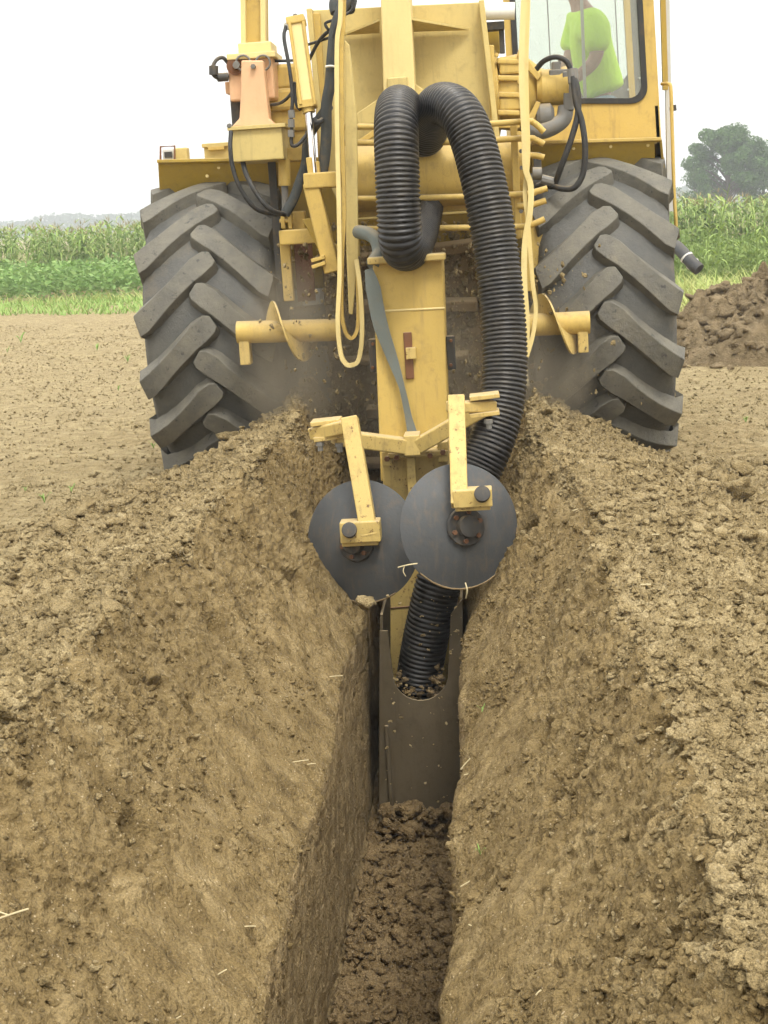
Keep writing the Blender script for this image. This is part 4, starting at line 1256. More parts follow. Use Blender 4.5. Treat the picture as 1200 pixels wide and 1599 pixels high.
fr2 = part('fender', 'ochre', lambda mb: [mb.prism([L(830, 224, 9.25), L(1022, 219, 9.25), L(1024, 262, 9.35), L(832, 300, 9.4)], (0, .02, 0)), mb.prism([L(830, 224, 9.25), L(1032, 218, 9.25), L(1032, 218, 9.74), L(830, 224, 9.74)], (0, 0, -.015)), mb.prism([L(1030, 218, 9.25), L(1030, 218, 10.3), L(1034, 262, 10.2), L(1034, 262, 9.35)], (.015, 0, 0))], None, None, .003)
part('fender_lip', 'yellow', lambda mb: mb.beam(L(830, 223, 9.24), L(1033, 217, 9.24), .02, .03), fr2, None, .004)
for x, y in ((896, 232), (954, 229), (1012, 227)):
    bolt(x, y, 9.27, .01, fr2, 'yellow_pale', .008)

# ------------------------------------------------------------------ digging chain behind the slab, caked in soil
dc = part('digging_chain', 'soil_caked', lambda mb: mb.box(L(645, 560, 8.98) + Vector((0, .1, -.35)), (1.0, .16, 2.0)), None, None, .03)
for k in range(5):
    c_ = L(640 + random.uniform(-8, 8), 395 + k * 82, 8.93)
    part('paddle', 'soil_caked', lambda mb: mb.box(c_, (random.uniform(.5, .9), .08, random.uniform(.03, .07)), Matrix.Rotation(.35, 3, 'X') @ Matrix.Rotation(random.uniform(-.1, .1), 3, 'Y')), dc, None, .012)
n = 3500
P_ = np.array([L(x_, y_, 8.985)[:] for x_, y_ in zip(RNG.uniform(512, 772, n), RNG.uniform(345, 800, n))])
P_[:, 1] += RNG.uniform(-.03, .03, n)
crumbs('crumbs', P_, .003 + .012 * RNG.random(n) ** 3, 'spoil_soil', dc, 2.2)

# ------------------------------------------------------------------ spoil augers


def auger(x0, y0, x1, y1, Y, fx, hand, tabs):
    a, b_ = L(x0, y0, Y), L(x1, y1, Y)
    au = part('auger', 'yellow', lambda mb: mb.cyl(a, b_, .062, 28))
    ax_ = (b_ - a).normalized()
    e1 = Vector((0, 1, 0)); e1 = (e1 - ax_ * e1.dot(ax_)).normalized(); e2 = ax_.cross(e1)
    c0 = L(fx, (y0 + y1) / 2, Y)
    v, f = [], []
    n = 26
    for k in range(n):
        t = k / (n - 1); ang = hand * (t * 2 * math.pi * .92 + .5)
        ctr = c0 + ax_ * ((t - .5) * .30)
        d = e1 * math.cos(ang) + e2 * math.sin(ang)
        ro = .17
        for th in (-.005, .005):
            v += [ctr + ax_ * th + d * .058, ctr + ax_ * th + d * ro]
    for k in range(n - 1):
        i = k * 4; j = i + 4
        f += [(i, i + 1, j + 1, j), (i + 2, j + 2, j + 3, i + 3), (i + 1, i + 3, j + 3, j + 1), (i, j, j + 2, i + 2)]
    f += [(0, 2, 3, 1), (4 * n - 4, 4 * n - 3, 4 * n - 1, 4 * n - 2)]
    o = link_mesh('flight', v, f, 'yellow_worn', au, 60)
    for x, y2 in tabs:
        part('paddle', 'yellow_worn', lambda mb: pbox(mb, x, (y0 + y1) / 2 + 10, x + 16, y2, Y - .04, .10), au, None, .005)
    return au


auger(371, 519, 530, 515, 8.52, 455, 1, [(374, 570)])
auger(921, 503, 800, 509, 8.5, 868, 1, [(903, 551)])

# ------------------------------------------------------------------ plough slab and boot
slab = polypart('plough_slab', 'yellow', [(582, 404), (691, 400), (703, 745), (595, 752)], 7.9, .35, None, .008)
part('top_flange', 'yellow_worn', lambda mb: mb.beam(L(576, 407, 7.93), L(696, 400, 7.93), .036, .2), slab, None, .008)
part('weld_seam', 'yellow_pale', lambda mb: mb.tube(pts3([(596, 486, 7.9), (695, 481, 7.9)]), .006, 8), slab)
for y in (520, 590):
    pass
part('slot_bar', 'rust_metal', lambda mb: pbox(mb, 632, 519, 645, 592, 7.885, .03), slab, None, .005)
part('slot_pin', 'yellow_worn', lambda mb: [pbox(mb, 634, 543, 650, 561, 7.86, .04)], slab, None, .004)
for q in ((577, 530, 588, 581), (698, 525, 711, 577)):
    br = part('side_bracket', 'dark_metal', lambda mb: pbox(mb, *q, 8.0, .08), slab, None, .004)
    for yy in (q[1] + 7, q[3] - 7):
        bolt((q[0] + q[2]) / 2, yy, 7.995, .009, br, 'rust_metal', .01)
part('lift_stud', 'grey_metal', lambda mb: mb.cyl(L(672, 400, 7.98), L(671, 376, 7.98), .012, 8), slab)
tubepart('wrapped_hose', 'strap_cloth', [(560, 362, 8.2), (575, 365, 8.1), (588, 375, 8.02), (592, 395, 7.97), (582, 412, 7.9)], .036, 6, 14)
part('hanging_strap', 'strap_cloth', lambda mb: mb.strap(pts3([(576, 420, 7.86), (583, 450, 7.85), (594, 505, 7.85), (613, 560, 7.86), (628, 605, 7.85), (638, 650, 7.85), (646, 684, 7.83)]), [.04, .075, .075, .055, .03, .035, .055], .006, 6), slab, 60)
lower = part('plough_body', 'yellow_worn', lambda mb: ppoly(mb, [(597, 700), (700, 696), (706, 960), (700, 1110), (612, 1110), (604, 960)], 7.62, .5), None, None, .008)
part('body_seam', 'rust_metal', lambda mb: mb.tube(pts3([(605, 950, 7.618), (700, 942, 7.618)]), .004, 6), lower)
# boot: walls reach into the trench, rear plate has a round notch for the pipe
arcp = [(657 - 43 * math.cos(a), 1052 + 42 * math.sin(a)) for a in np.linspace(0, math.pi, 16)]
boot = part('boot', 'boot_steel', lambda mb: ppoly(mb, [(593, 985), (606, 985)] + arcp + [(704, 960), (723, 935), (722, 1330), (592, 1330)], 6.98, .012), None, None, .002)
for x in (594, 721):
    part('boot_side', 'boot_steel', lambda mb: mb.prism([L(x, 960, 6.985), L(x + 1, 1330, 6.985), L(x + 1, 1330, 6.985) + Vector((0, .62, 0)), L(x, 960, 6.985) + Vector((0, .62, 0))], (.012 if x < 650 else -.012, 0, 0)), boot, None)
part('stiffener', 'boot_steel', lambda mb: pbox(mb, 606, 1130, 612, 1310, 6.96, .02), boot, None, .003)

# ------------------------------------------------------------------ disc gang
clamp = part('disc_clamp', 'yellow_worn', lambda mb: [pbox(mb, 631, 680, 656, 712, 7.42, .16), pbox(mb, 606, 706, 700, 714, 7.48, .12)], None, None, .005)
part('clamp_bracket', 'yellow_worn', lambda mb: [pbox(mb, 597, 705, 612, 728, 7.5, .12), pbox(mb, 684, 690, 700, 722, 7.5, .12), pbox(mb, 636, 712, 650, 770, 7.52, .06)], None, None, .004)
for x, y in ((605, 716), (672, 711), (620, 714), (692, 706)):
    bolt(x, y, 7.48, .014, clamp, 'rust_metal')
part('toolbar', 'yellow_worn', lambda mb: [mb.beam(L(522, 682, 7.30), L(632, 696, 7.46), .075, .08), mb.beam(L(655, 695, 7.46), L(762, 634, 7.30), .075, .08)], None, None, .008)
YR, YL = 6.80, 7.06


def disc_unit(dc_px, dyaw, dpitch, rad, Yd, arm0, arm1, aw, blockrect, stud, clev, lab, mud):
    """arm from the bar down to the hub block, stud, flange and coulter disc"""
    armo = part('disc_arm', 'yellow_worn', lambda mb: mb.beam(L(*arm0), L(*arm1), aw, .07), None, None, .006)
    part('bearing_block', 'yellow_worn', lambda mb: pbox(mb, *blockrect, Yd - .17, .10), armo, None, .005)
    part('block_base', 'yellow_worn', lambda mb: pbox(mb, blockrect[0] + 3, blockrect[3] - 7, blockrect[2] - 3, blockrect[3] + 5, Yd - .15, .10), armo, None, .004)
    s_ = L(stud[0], stud[1], Yd - .16)
    part('stud', 'dark_metal', lambda mb: mb.lathe(s_ + Vector((0, .04, -.02)), Vector((.05, -1, .35)), [(0, .032), (.07, .032), (.095, .036), (.11, .034), (.112, .02)], 20), armo, 40)
    for (cx_, cy_, cY) in clev:
        part('clevis_plate', 'yellow_worn', lambda mb: mb.prism([L(cx_ + a, cy_ + b_, cY) for a, b_ in ((-24, 1), (22, -4), (24, 2), (-22, 8))], (0, .14, 0)), armo, None, .003)
    c = L(dc_px[0], dc_px[1], Yd)
    rot = Matrix.Rotation(dyaw, 3, 'Z') @ Matrix.Rotation(dpitch, 3, 'X')
    ax_ = rot @ Vector((0, -1, 0))
    dk = part('coulter_disc', 'steel', lambda mb: mb.lathe(c, ax_, [(.052, 0), (.050, .06), (.036, .14), (.010, .22), (-.012, rad - .01), (-.016, rad), (-.022, rad - .001), (-.002, .22), (.026, .14), (.04, .06), (.042, 0)], 110), None, 30)
    dk['label'] = lab
    hb = part('hub_flange', 'dark_metal', lambda mb: mb.lathe(c, ax_, [(.03, .085), (.062, .09), (.068, .085), (.07, .05), (.11, .048), (.115, .03)], 28), dk, 40)
    e1 = ax_.cross(Vector((0, 0, 1))).normalized(); e2 = ax_.cross(e1)
    for k in range(6):
        a = k * math.pi / 3 + .3
        q_ = c + ax_ * .066 + (e1 * math.cos(a) + e2 * math.sin(a)) * .066
        part('bolt', 'rust_metal', lambda mb: mb.tube([q_, q_ + ax_ * .018], .011, 6), hb, None)
    # soil stuck along the lower rim
    a0, a1 = mud
    part('soil_rim', 'soil_caked', lambda mb: mb.tube([c + ax_ * -.014 + (e1 * math.cos(a) + e2 * math.sin(a)) * (rad - .003 + .0015 * random.random()) for a in np.linspace(a0, a1, 60)], [.001] + [random.uniform(.003, .005) for _ in range(58)] + [.001], 7), dk, 60)
    return armo


disc_unit((565, 846), -.36, -.14, .292, YL, (546, 652, YL + .04), (578, 838, YL - .14), .078, (531, 815, 594, 848), (546, 828), [(508, 659, YL + .12), (513, 683, YL + .12)], 'left coulter disc, darker and tilted to the left', (.9, 2.2))
disc_unit((720, 822), .42, -.16, .285, YR, (713, 620, YR + .12), (718, 790, YR - .14), .075, (708, 765, 769, 793), (752, 772), [(757, 619, YR + .19), (757, 646, YR + .19)], 'right coulter disc overlapping the left one', (.7, 3.0))
part('arm_head', 'yellow_worn', lambda mb: [mb.beam(L(490, 676, YL + .2), L(548, 664, YL + .08), .062, .08), mb.beam(L(700, 636, YR + .2), L(772, 633, YR + .28), .05, .08)], None, None, .008)
for x, y, Y in ((500, 690, YL + .14), (530, 692, YL + .14), (763, 655, YR + .2)):
    part('bolt', 'grey_metal', lambda mb: [mb.cyl(L(x, y, Y), L(x + 1, y + 14, Y), .013, 8), mb.cyl(L(x, y, Y), L(x, y + 6, Y), .02, 6)])


# ================================================================== DRAIN PIPE
def corrugated(name, pts, R, pitch, depth, mat, label, cat):
    dense = catmull(pts, 24)
    P_ = np.array([p[:] for p in dense])
    seglen = np.linalg.norm(np.diff(P_, axis=0), axis=1); arc_ = np.concatenate([[0], np.cumsum(seglen)])
    n = int(arc_[-1] / pitch * 6)
    s_ = np.linspace(0, arc_[-1], n)
    Q = np.stack([np.interp(s_, arc_, P_[:, k]) for k in range(3)], -1)
    k_ = np.hanning(31); k_ /= k_.sum()
    Qp = np.pad(Q, ((15, 15), (0, 0)), mode='edge')
    Q = np.stack([np.convolve(Qp[:, k], k_, 'valid') for k in range(3)], -1)
    prof = np.array([0, 0.0, 0.0, .6, 1.0, .6])
    rr = R - depth * prof[np.arange(n) % 6]
    fr2_ = frames([Vector(q) for q in Q])
    seg = 32; ca = np.cos(np.arange(seg) * 2 * math.pi / seg); sa = np.sin(np.arange(seg) * 2 * math.pi / seg)
    nn = np.array([f[1][:] for f in fr2_]); bb = np.array([f[2][:] for f in fr2_])
    V = Q[:, None, :] + (nn[:, None, :] * ca[None, :, None] + bb[:, None, :] * sa[None, :, None]) * rr[:, None, None]
    idx = np.arange(n * seg).reshape(n, seg); nx = np.roll(idx, -1, 1)
    q = np.stack([idx[:-1], nx[:-1], nx[1:], idx[1:]], -1).reshape(-1, 4)
    o = np_mesh(name, V.reshape(-1, 3), q, mat, None, True)
    return tag(o, label, cat)


corrugated('drain_pipe', [at(*p) for p in [
    (672, 262, 9.2), (668, 288, 8.95), (660, 330, 8.55), (650, 366, 8.15), (638, 388, 7.90), (627, 380, 7.74), (623, 330, 7.70), (620, 250, 7.72), (619, 195, 7.80),
    (622, 168, 8.00), (632, 175, 8.25), (648, 205, 8.42), (664, 212, 8.40), (672, 185, 8.22), (688, 164, 8.02), (714, 172, 7.84), (736, 212, 7.74), (757, 290, 7.66), (773, 380, 7.62),
    (784, 470, 7.58), (789, 560, 7.52), (784, 632, 7.46), (766, 695, 7.40), (742, 748, 7.35), (714, 815, 7.25), (692, 885, 7.17), (674, 955, 7.16), (659, 1030, 7.18), (652, 1085, 7.22), (650, 1140, 7.28)]],
    .111, .0225, .0095, 'pipe_black', 'black corrugated drain pipe looping over the machine and down into the trench', 'pipe')

# pipe elbow lying on the soil heap
el = empty('pipe_elbow', at(1075, 408, 15.6))
tag(el, 'dark grey plastic pipe elbow sticking out beside the soil heap', 'pipe elbow')
o0 = at(1075, 408, 15.6)
mb = MB(); mb.tube([at(1040, 378, 15.9) - o0, at(1055, 384, 15.75) - o0, at(1064, 392, 15.65) - o0, at(1082, 412, 15.5) - o0, at(1092, 421, 15.45) - o0], .062, 20, 5)
mb.build('pipe_body', 'dark_plastic', el, 50)
for a, b_ in (((1072, 401), (1074, 403.5)), ((1081, 411), (1083, 413.5))):
    mb = MB(); mb.cyl(at(a[0], a[1], 15.58) - o0, at(b_[0], b_[1], 15.57) - o0, .070, 20); mb.build('ring', 'pale_grey', el, 40)


# ================================================================== OPERATOR
def skin(name, verts, edges, radii, mat, parent, root=0, sub=2):
    me = bpy.data.meshes.new(name)
    me.from_pydata([tuple(v) for v in verts], edges, [])
    o = bpy.data.objects.new(name, me); COL.objects.link(o); o.parent = parent
    sk = o.modifiers.new('skin', 'SKIN')
    if not me.skin_vertices:
        bpy.context.view_layer.objects.active = o
        bpy.ops.mesh.customdata_skin_add() if hasattr(bpy.ops.mesh, 'customdata_skin_add') else None
    for i, r in enumerate(radii):
        me.skin_vertices[0].data[i].radius = r if isinstance(r, tuple) else (r, r)
        me.skin_vertices[0].data[i].use_root = (i == root)
    sk.use_smooth_shade = True
    ss = o.modifiers.new('sub', 'SUBSURF'); ss.levels = sub; ss.render_levels = sub
    me.materials.append(MATS[mat])
    return o


pb = at(944, 172, 10.25)
person = empty('person', pb)
tag(person, 'person in neon yellow T-shirt and jeans seated in the cab', 'person')
A = lambda x, y, Y: at(x, y, Y) - pb
bodyV = [A(944, 168, 10.25), A(934, 120, 10.25), A(922, 60, 10.25), A(914, 28, 10.25), A(905, 8, 10.23), A(899, -12, 10.21), A(896, -38, 10.2), A(898, -62, 10.2),
         A(926, 36, 10.06), A(934, 82, 10.0), A(926, 100, 9.98), A(900, 122, 9.97), A(884, 133, 9.98), A(872, 139, 9.99),
         A(906, 36, 10.42), A(893, 84, 10.44), A(884, 104, 10.42), A(868, 126, 10.3), A(856, 138, 10.2),
         A(942, 174, 10.14), A(870, 176, 10.1), A(850, 178, 10.08), A(852, 240, 10.1), A(835, 246, 10.1),
         A(942, 174, 10.36), A(870, 176, 10.38), A(850, 178, 10.38), A(852, 240, 10.4), A(835, 246, 10.4),
         A(884, -34, 10.2)]
bodyE = [(0, 1), (1, 2), (2, 3), (3, 4), (4, 5), (5, 6), (6, 7), (3, 8), (8, 9), (9, 10), (10, 11), (11, 12), (12, 13), (3, 14), (14, 15), (15, 16), (16, 17), (17, 18),
         (0, 19), (19, 20), (20, 21), (21, 22), (22, 23), (0, 24), (24, 25), (25, 26), (26, 27), (27, 28), (6, 29)]
bodyR = [.07, .08, .09, .07, .052, .07, .095, .07, .07, .05, .045, .036, .028, .024, .07, .05, .045, .036, .026, .05, .05, .05, .04, .035, .05, .05, .05, .04, .035, .02]
# fingers and thumb of both hands
for h, tip in ((13, Vector((-.07, -.01, -.03))), (18, Vector((-.06, -.02, -.04)))):
    base = bodyV[h]
    for k, ln in enumerate((.8, .95, 1.0, .9)):
        off = Vector((0, (k - 1.5) * .021, 0))
        bodyV.append(base + off + tip * .55 * ln); bodyR.append(.009); bodyE.append((h, len(bodyV) - 1))
        bodyV.append(base + off + tip * ln + Vector((.004, 0, -.02))); bodyR.append(.008); bodyE.append((len(bodyV) - 2, len(bodyV) - 1))
    bodyV.append(base + Vector((-.02, -.035, .02))); bodyR.append(.011); bodyE.append((h, len(bodyV) - 1))
skin('body', bodyV, bodyE, bodyR, 'skin', person)
shV = [A(946, 149, 10.25), A(942, 138, 10.25), A(931, 105, 10.25), A(920, 62, 10.25), A(913, 34, 10.25), A(907, 16, 10.24), A(927, 38, 10.05), A(932, 62, 10.0), A(934, 84, 9.98), A(905, 38, 10.43), A(894, 66, 10.45), A(890, 84, 10.45)]
skin('shirt', shV, [(0, 1), (1, 2), (2, 3), (3, 4), (4, 5), (4, 6), (6, 7), (7, 8), (4, 9), (9, 10), (10, 11)],
     [.145, .150, .155, .165, .115, .068, .095, .085, .082, .095, .085, .08], 'shirt', person)
skin('jeans', [A(945, 146, 10.25), A(946, 170, 10.25), A(940, 178, 10.13), A(872, 180, 10.09), A(850, 182, 10.07), A(852, 236, 10.1), A(940, 178, 10.37), A(872, 180, 10.38), A(850, 182, 10.38), A(852, 236, 10.4)],
     [(0, 1), (1, 2), (2, 3), (3, 4), (4, 5), (1, 6), (6, 7), (7, 8), (8, 9)], [.145, .14, .10, .085, .075, .06, .10, .085, .075, .06], 'denim', person)
skin('hair', [A(902, -44, 10.2), A(900, -66, 10.2)], [(0, 1)], [.095, .07], 'hair', person)

# ================================================================== FALLING SOIL, STRAW, SEEDLINGS
n = 4500
side = RNG.random(n) < .55
px = np.where(side, RNG.normal(520, 45, n), RNG.normal(800, 60, n)); cen = RNG.random(n) < .25
px = np.where(cen, RNG.uniform(520, 760, n), px)
py = RNG.uniform(380, 690, n) ** 1.0
Yd = RNG.uniform(8.35, 8.9, n)
P_ = np.array([at(a, b_, c)[:] for a, b_, c in zip(px, py, Yd)])
r = .0012 + .008 * RNG.random(n) ** 8
ok = ~((px > 575) & (px < 712) & (Yd < 8.3))
tag(crumbs('falling_soil', P_[ok], r[ok], 'spoil_soil', None, 2.6), 'loose soil crumbs falling from the augers', 'soil', None, 'stuff')
n = 90
P_ = np.array([at(a, b_, c)[:] for a, b_, c in zip(RNG.uniform(596, 722, n), 930 + 330 * RNG.random(n) ** 1.6, RNG.uniform(6.7, 6.96, n))])
tag(crumbs('falling_crumbs', P_, .002 + .008 * RNG.random(n) ** 4, 'spoil_soil'), 'crumbs of soil dropping behind the boot plate', 'soil', None, 'stuff')
# soil lying in the bottom of the notch, over the pipe's lower edge
n = 70
xx = RNG.uniform(622, 694, n); yy = 1096 - np.abs(RNG.normal(0, 16, n)) - 26 * ((xx - 657) / 36) ** 2
P_ = np.array([L(a, b_, c)[:] for a, b_, c in zip(xx, yy, RNG.uniform(7.0, 7.09, n))])
crumbs('crumbs', P_, .005 + .012 * RNG.random(n) ** 2, 'floor_soil', boot)
# soil lying against the foot of the boot
n = 160
P_ = np.array([at(a, b_, c)[:] for a, b_, c in zip(RNG.uniform(600, 722, n), RNG.uniform(1262, 1300, n), RNG.uniform(6.75, 6.95, n))])
crumbs('crumbs', P_, .012 + .03 * RNG.random(n) ** 2, 'floor_soil', floor_t)


def nearest(px_, py_, lo=2.0, hi=9.2):
    """terrain vertex seen at a pixel: the nearest along the ray"""
    d = fw * F_PX + RT * (px_ - 600.0) + UP * (799.5 - py_)
    d.normalize(); dn = np.array(d[:])
    Q = np.stack([TX, TY, TZ], -1).reshape(-1, 3) - np.array(CAM[:])
    t = Q @ dn
    off = np.linalg.norm(Q - t[:, None] * dn, axis=1)
    cand = np.where(off < .02)[0]
    j = cand[np.argmin(t[cand])] if len(cand) else int(np.argmin(off))
    return Vector((TX.ravel()[j], TY.ravel()[j], TZ.ravel()[j])), Vector(TN.reshape(-1, 3)[j])


def straw(x0, y0, x1, y1, r, lab, grp=None):
    a, na = nearest(x0, y0)
    d = at(x1, y1, a.y) - at(x0, y0, a.y)
    p0 = a + na * .008
    mid = p0 + d * .5 + na * .003
    mb = MB(); mb.tube([p0, mid, p0 + d + na * .004], r * .7, 6, 3)
    tag(mb.build('straw_stalk', 'straw', None, 50), lab, 'straw', grp)


for q, lab in (
    ((-4, 1424, 42, 1410, 0.003), 'long straw stalk at the lower left edge of the photo'),
    ((-2, 1420, 20, 1428, 0.0025), 'short straw crossing the long stalk at the left edge'),
    ((388, 1442, 404, 1443, 0.0022), 'pale straw bit near the left trench lip, nearest the camera but one'),
    ((458, 1186, 482, 1184, 0.0022), 'thin straw lying flat on the left lip halfway along'),
    ((486, 1192, 498, 1192, 0.002), 'short straw just right of the thin flat one on the left lip'),
    ((346, 1516, 358, 1510, 0.0025), 'slanting straw bit low on the left slope'),
    ((284, 1588, 290, 1586, 0.002), 'straw crumb at the bottom edge on the left slope'),
    ((520, 1060, 540, 1060, 0.002), 'faint straw high on the left slope below the disc'),
    ((716, 1198, 732, 1182, 0.003), 'pale splinter of straw on the right lip above the trench floor'),
    ((720, 1212, 750, 1207, 0.002), 'thin straw just below the pale splinter on the right lip'),
    ((715, 1380, 750, 1364, 0.002), 'long thin straw on the right slope below the sprig'),
    ((726, 1440, 736, 1446, 0.0027), 'short bent straw on the right lip beside the trench floor'),
    ((828, 1556, 838, 1550, 0.0027), 'straw bit low on the right slope'),
    ((1005, 909, 1020, 910, 0.0025), 'white straw on the crest of the right spoil bank'),
    ((890, 800, 902, 798, 0.003), 'straw bit on the right bank nearest the tyre'),
    ((1015, 835, 1030, 836, 0.0025), 'straw lying among clods on the upper right bank')):
    straw(*q, lab)
mb = MB(); c_ = at(645, 884, 6.6)
mb.tube([at(622, 886, 6.62), at(638, 882, 6.6), at(652, 880, 6.62)], .003, 6, 4); mb.tube([at(632, 884, 6.61), at(630, 892, 6.6), at(634, 900, 6.6)], .002, 6, 4)
tag(mb.build('straw_stalk', 'straw', None, 50), 'forked straw caught on the right disc edge', 'straw')
mb = MB(); mb.tube([at(727, 910, 6.62), at(730, 922, 6.6), at(728, 934, 6.62)], .003, 6, 4)
tag(mb.build('straw_stalk', 'straw', None, 50), 'curved straw hanging below the right disc', 'straw')


def seedling(p, s, lab, grp, nleaf=6, mat='seedling_leaf'):
    v, f = [], []
    for k in range(nleaf):
        a = random.uniform(0, 6.28); l = s * random.uniform(.6, 1.2); w = s * .06
        d = Vector((math.cos(a), math.sin(a), 0)); sd_ = Vector((-math.sin(a), math.cos(a), 0))
        b0 = len(v)
        for t, zz, ww in ((0, 0, .6), (.35, .55, 1), (.7, .85, .8), (1, .75, .1)):
            c0 = d * (l * t * .7) + Vector((0, 0, zz * l))
            v += [p + c0 - sd_ * w * ww, p + c0 + sd_ * w * ww]
        for i in range(3):
            f.append((b0 + i * 2, b0 + i * 2 + 1, b0 + i * 2 + 3, b0 + i * 2 + 2))
    o = link_mesh('seedling', v, f, mat, None, 60)
    return tag(o, lab, 'seedling', grp)


def gpt(px_, py_, z=0.01):
    d = fw * F_PX + RT * (px_ - 600.0) + UP * (799.5 - py_)
    return CAM + d * ((z - CAM.z) / d.z)


for x, y, s, lab in ((33, 535, .16, 'tallest green seedling on the bare field, far left near the grass'), (152, 547, .10, 'green seedling on the bare field halfway to the left tyre'),
                     (200, 565, .09, 'green seedling close beside the left tyre, upper'), (12, 550, .09, 'small seedling at the left photo edge below the tallest one'),
                     (185, 610, .06, 'tiny seedling on the bare field level with the tyre middle'), (240, 700, .06, 'tiny seedling at the foot of the left tyre'),
                     (40, 767, .04, 'tiny seedling at the left end of the spoil bank'), (70, 785, .07, 'grass tuft beside the big clod at the left spoil bank'), (112, 768, .05, 'small sprout right of the grass tuft at the left spoil bank')):
    seedling(gpt(x, y, .02), s, lab, None, 7)
for x, y, lab in ((1165, 660, 'tiny green seedling on the packed soil right of the tyre'), (1178, 808, 'green sprout among clods at the right photo edge')):
    seedling(gpt(x, y, .05), .05, lab, None)
p_, n_ = nearest(742, 1336)
seedling(p_ + n_ * .004, .035, 'small pale leafy sprig on the right trench slope', None, 5)
p_, n_ = nearest(748, 1108)
seedling(p_ + n_ * .004, .03, 'tiny green sprig high on the right trench slope', None, 5)


# ================================================================== VEGETATION
def ribbons(name, base, head, length, width, bend, mat, parent=None, seg=3, lift=None):
    """arching blades: base points, heading angle, length, width, droop -> one mesh"""
    n = len(base)
    d = np.stack([np.cos(head), np.sin(head), np.zeros(n)], -1); sd_ = np.stack([-np.sin(head), np.cos(head), np.zeros(n)], -1)
    lift = np.full(n, 1.2) if lift is None else lift
    V = []
    for k in range(seg + 1):
        t = k / seg
        ang = lift * (1 - t * bend)
        if k == 0:
            c = base.copy()
        else:
            c = c + (d * np.cos(ang)[:, None] + np.array([0, 0, 1.0]) * np.sin(ang)[:, None]) * (length / seg)[:, None]
        w = (width * (1 - .9 * t ** 1.5) * .5)[:, None]
        V += [c - sd_ * w, c + sd_ * w]
    V = np.stack(V, 1)
    k = 2 * (seg + 1)
    fq = np.array([[2 * i, 2 * i + 1, 2 * i + 3, 2 * i + 2] for i in range(seg)])
    q = fq[None] + (np.arange(n) * k)[:, None, None]
    return np_mesh(name, V.reshape(-1, 3), q.reshape(-1, 4), mat, parent, True)


def leaf_quads(name, C, size, mat, parent=None, flat=.5):
    n = len(C)
    a = RNG.normal(size=(n, 3)); a[:, 2] *= flat; a /= np.linalg.norm(a, axis=1, keepdims=True)
    t = RNG.normal(size=(n, 3)); b_ = np.cross(a, t); b_ /= np.linalg.norm(b_, axis=1, keepdims=True)
    s = size[:, None]
    V = np.stack([C - a * s, C + b_ * s * .45 + a * s * .1, C + a * s, C - b_ * s * .45 + a * s * .1], 1)
    return np_mesh(name, V.reshape(-1, 3), np.arange(n * 4).reshape(n, 4), mat, parent, False)


# maize behind the field: stalks with arching leaves
n = 2600
cxs = RNG.uniform(-24, 22, n); rowk = np.minimum((RNG.random(n) ** 1.3 * 9).astype(int), 8)
cys = 44 + rowk * .8 + RNG.normal(0, .12, n)
chs = RNG.normal(1.66, .12, n) + .12 * fbm(cxs * .5, cys * .5, octv=2)
K = 11
base = np.repeat(np.stack([cxs, cys, np.zeros(n)], -1), K, 0)
lev = np.tile(np.linspace(.12, .95, K), n) + RNG.normal(0, .03, n * K)
base[:, 2] = np.repeat(chs, K) * lev
corn = ribbons('maize_crop', base, RNG.uniform(0, 6.28, n * K), RNG.uniform(.45, .8, n * K), RNG.uniform(.05, .085, n * K), RNG.uniform(1.3, 2.1, n * K), 'corn_leaf')
tag(corn, 'green maize crop behind the bare field', 'maize', None, 'stuff')
tb_ = np.stack([cxs, cys, chs * .97], -1); tb_ = np.repeat(tb_, 4, 0)
ribbons('tassels', tb_, RNG.uniform(0, 6.28, n * 4), RNG.uniform(.12, .24, n * 4), np.full(n * 4, .02), np.full(n * 4, .4), 'corn_tassel', corn, 2, np.full(n * 4, 1.3))['kind'] = 'stuff'
st_ = np.stack([cxs, cys, np.zeros(n)], -1)
ribbons('stalks', st_, RNG.uniform(0, 6.28, n), chs, np.full(n, .045), np.zeros(n), 'corn_leaf', corn, 2, np.full(n, 1.52))['kind'] = 'stuff'
# low bean rows in front of it
n = 42000
bxs = RNG.uniform(-24, 3, n); bys = RNG.uniform(35.5, 43.5, n)
hgt = .62 + .22 * fbm(bxs * .6, bys * .5, octv=3) + .15 * np.sin(bys * 6.28 / .75)
bz = hgt * np.sqrt(RNG.random(n))
beans = leaf_quads('bean_crop', np.stack([bxs, bys, bz], -1), RNG.uniform(.05, .11, n), 'bean_leaf')
tag(beans, 'low leafy bean rows in front of the maize', 'beans', None, 'stuff')
# grass verge
n = 26000
gx = RNG.uniform(-22, 12, n); gy = 29 + 7 * RNG.random(n) + .9 * fbm(gx * .35, gx * 0, octv=3)
gr = ribbons('grass_verge', np.stack([gx, gy, np.zeros(n)], -1), RNG.uniform(0, 6.28, n), RNG.uniform(.08, .22, n), RNG.uniform(.015, .035, n), RNG.uniform(.2, .9, n), 'grass_blade', None, 2)
tag(gr, 'short grass verge along the edge of the bare field', 'grass', None, 'stuff')
n = 5200
gx = np.concatenate([RNG.uniform(-16, -1, 900), RNG.uniform(2.2, 9, 4300)]); gy = np.concatenate([RNG.uniform(34.2, 35.6, 900), RNG.uniform(23, 29.5, 4300)])
dr = ribbons('dry_grass', np.stack([gx, gy, np.zeros(n)], -1), RNG.uniform(0, 6.28, n), RNG.uniform(.3, .62, n) * np.where(gx < 0, .8, 1.25), RNG.uniform(.014, .03, n), RNG.uniform(.4, 1.3, n), 'dry_blade', None, 3)
tag(dr, 'yellowing tall grass at the field edge and behind the soil heap', 'grass', None, 'stuff')
n = 36000
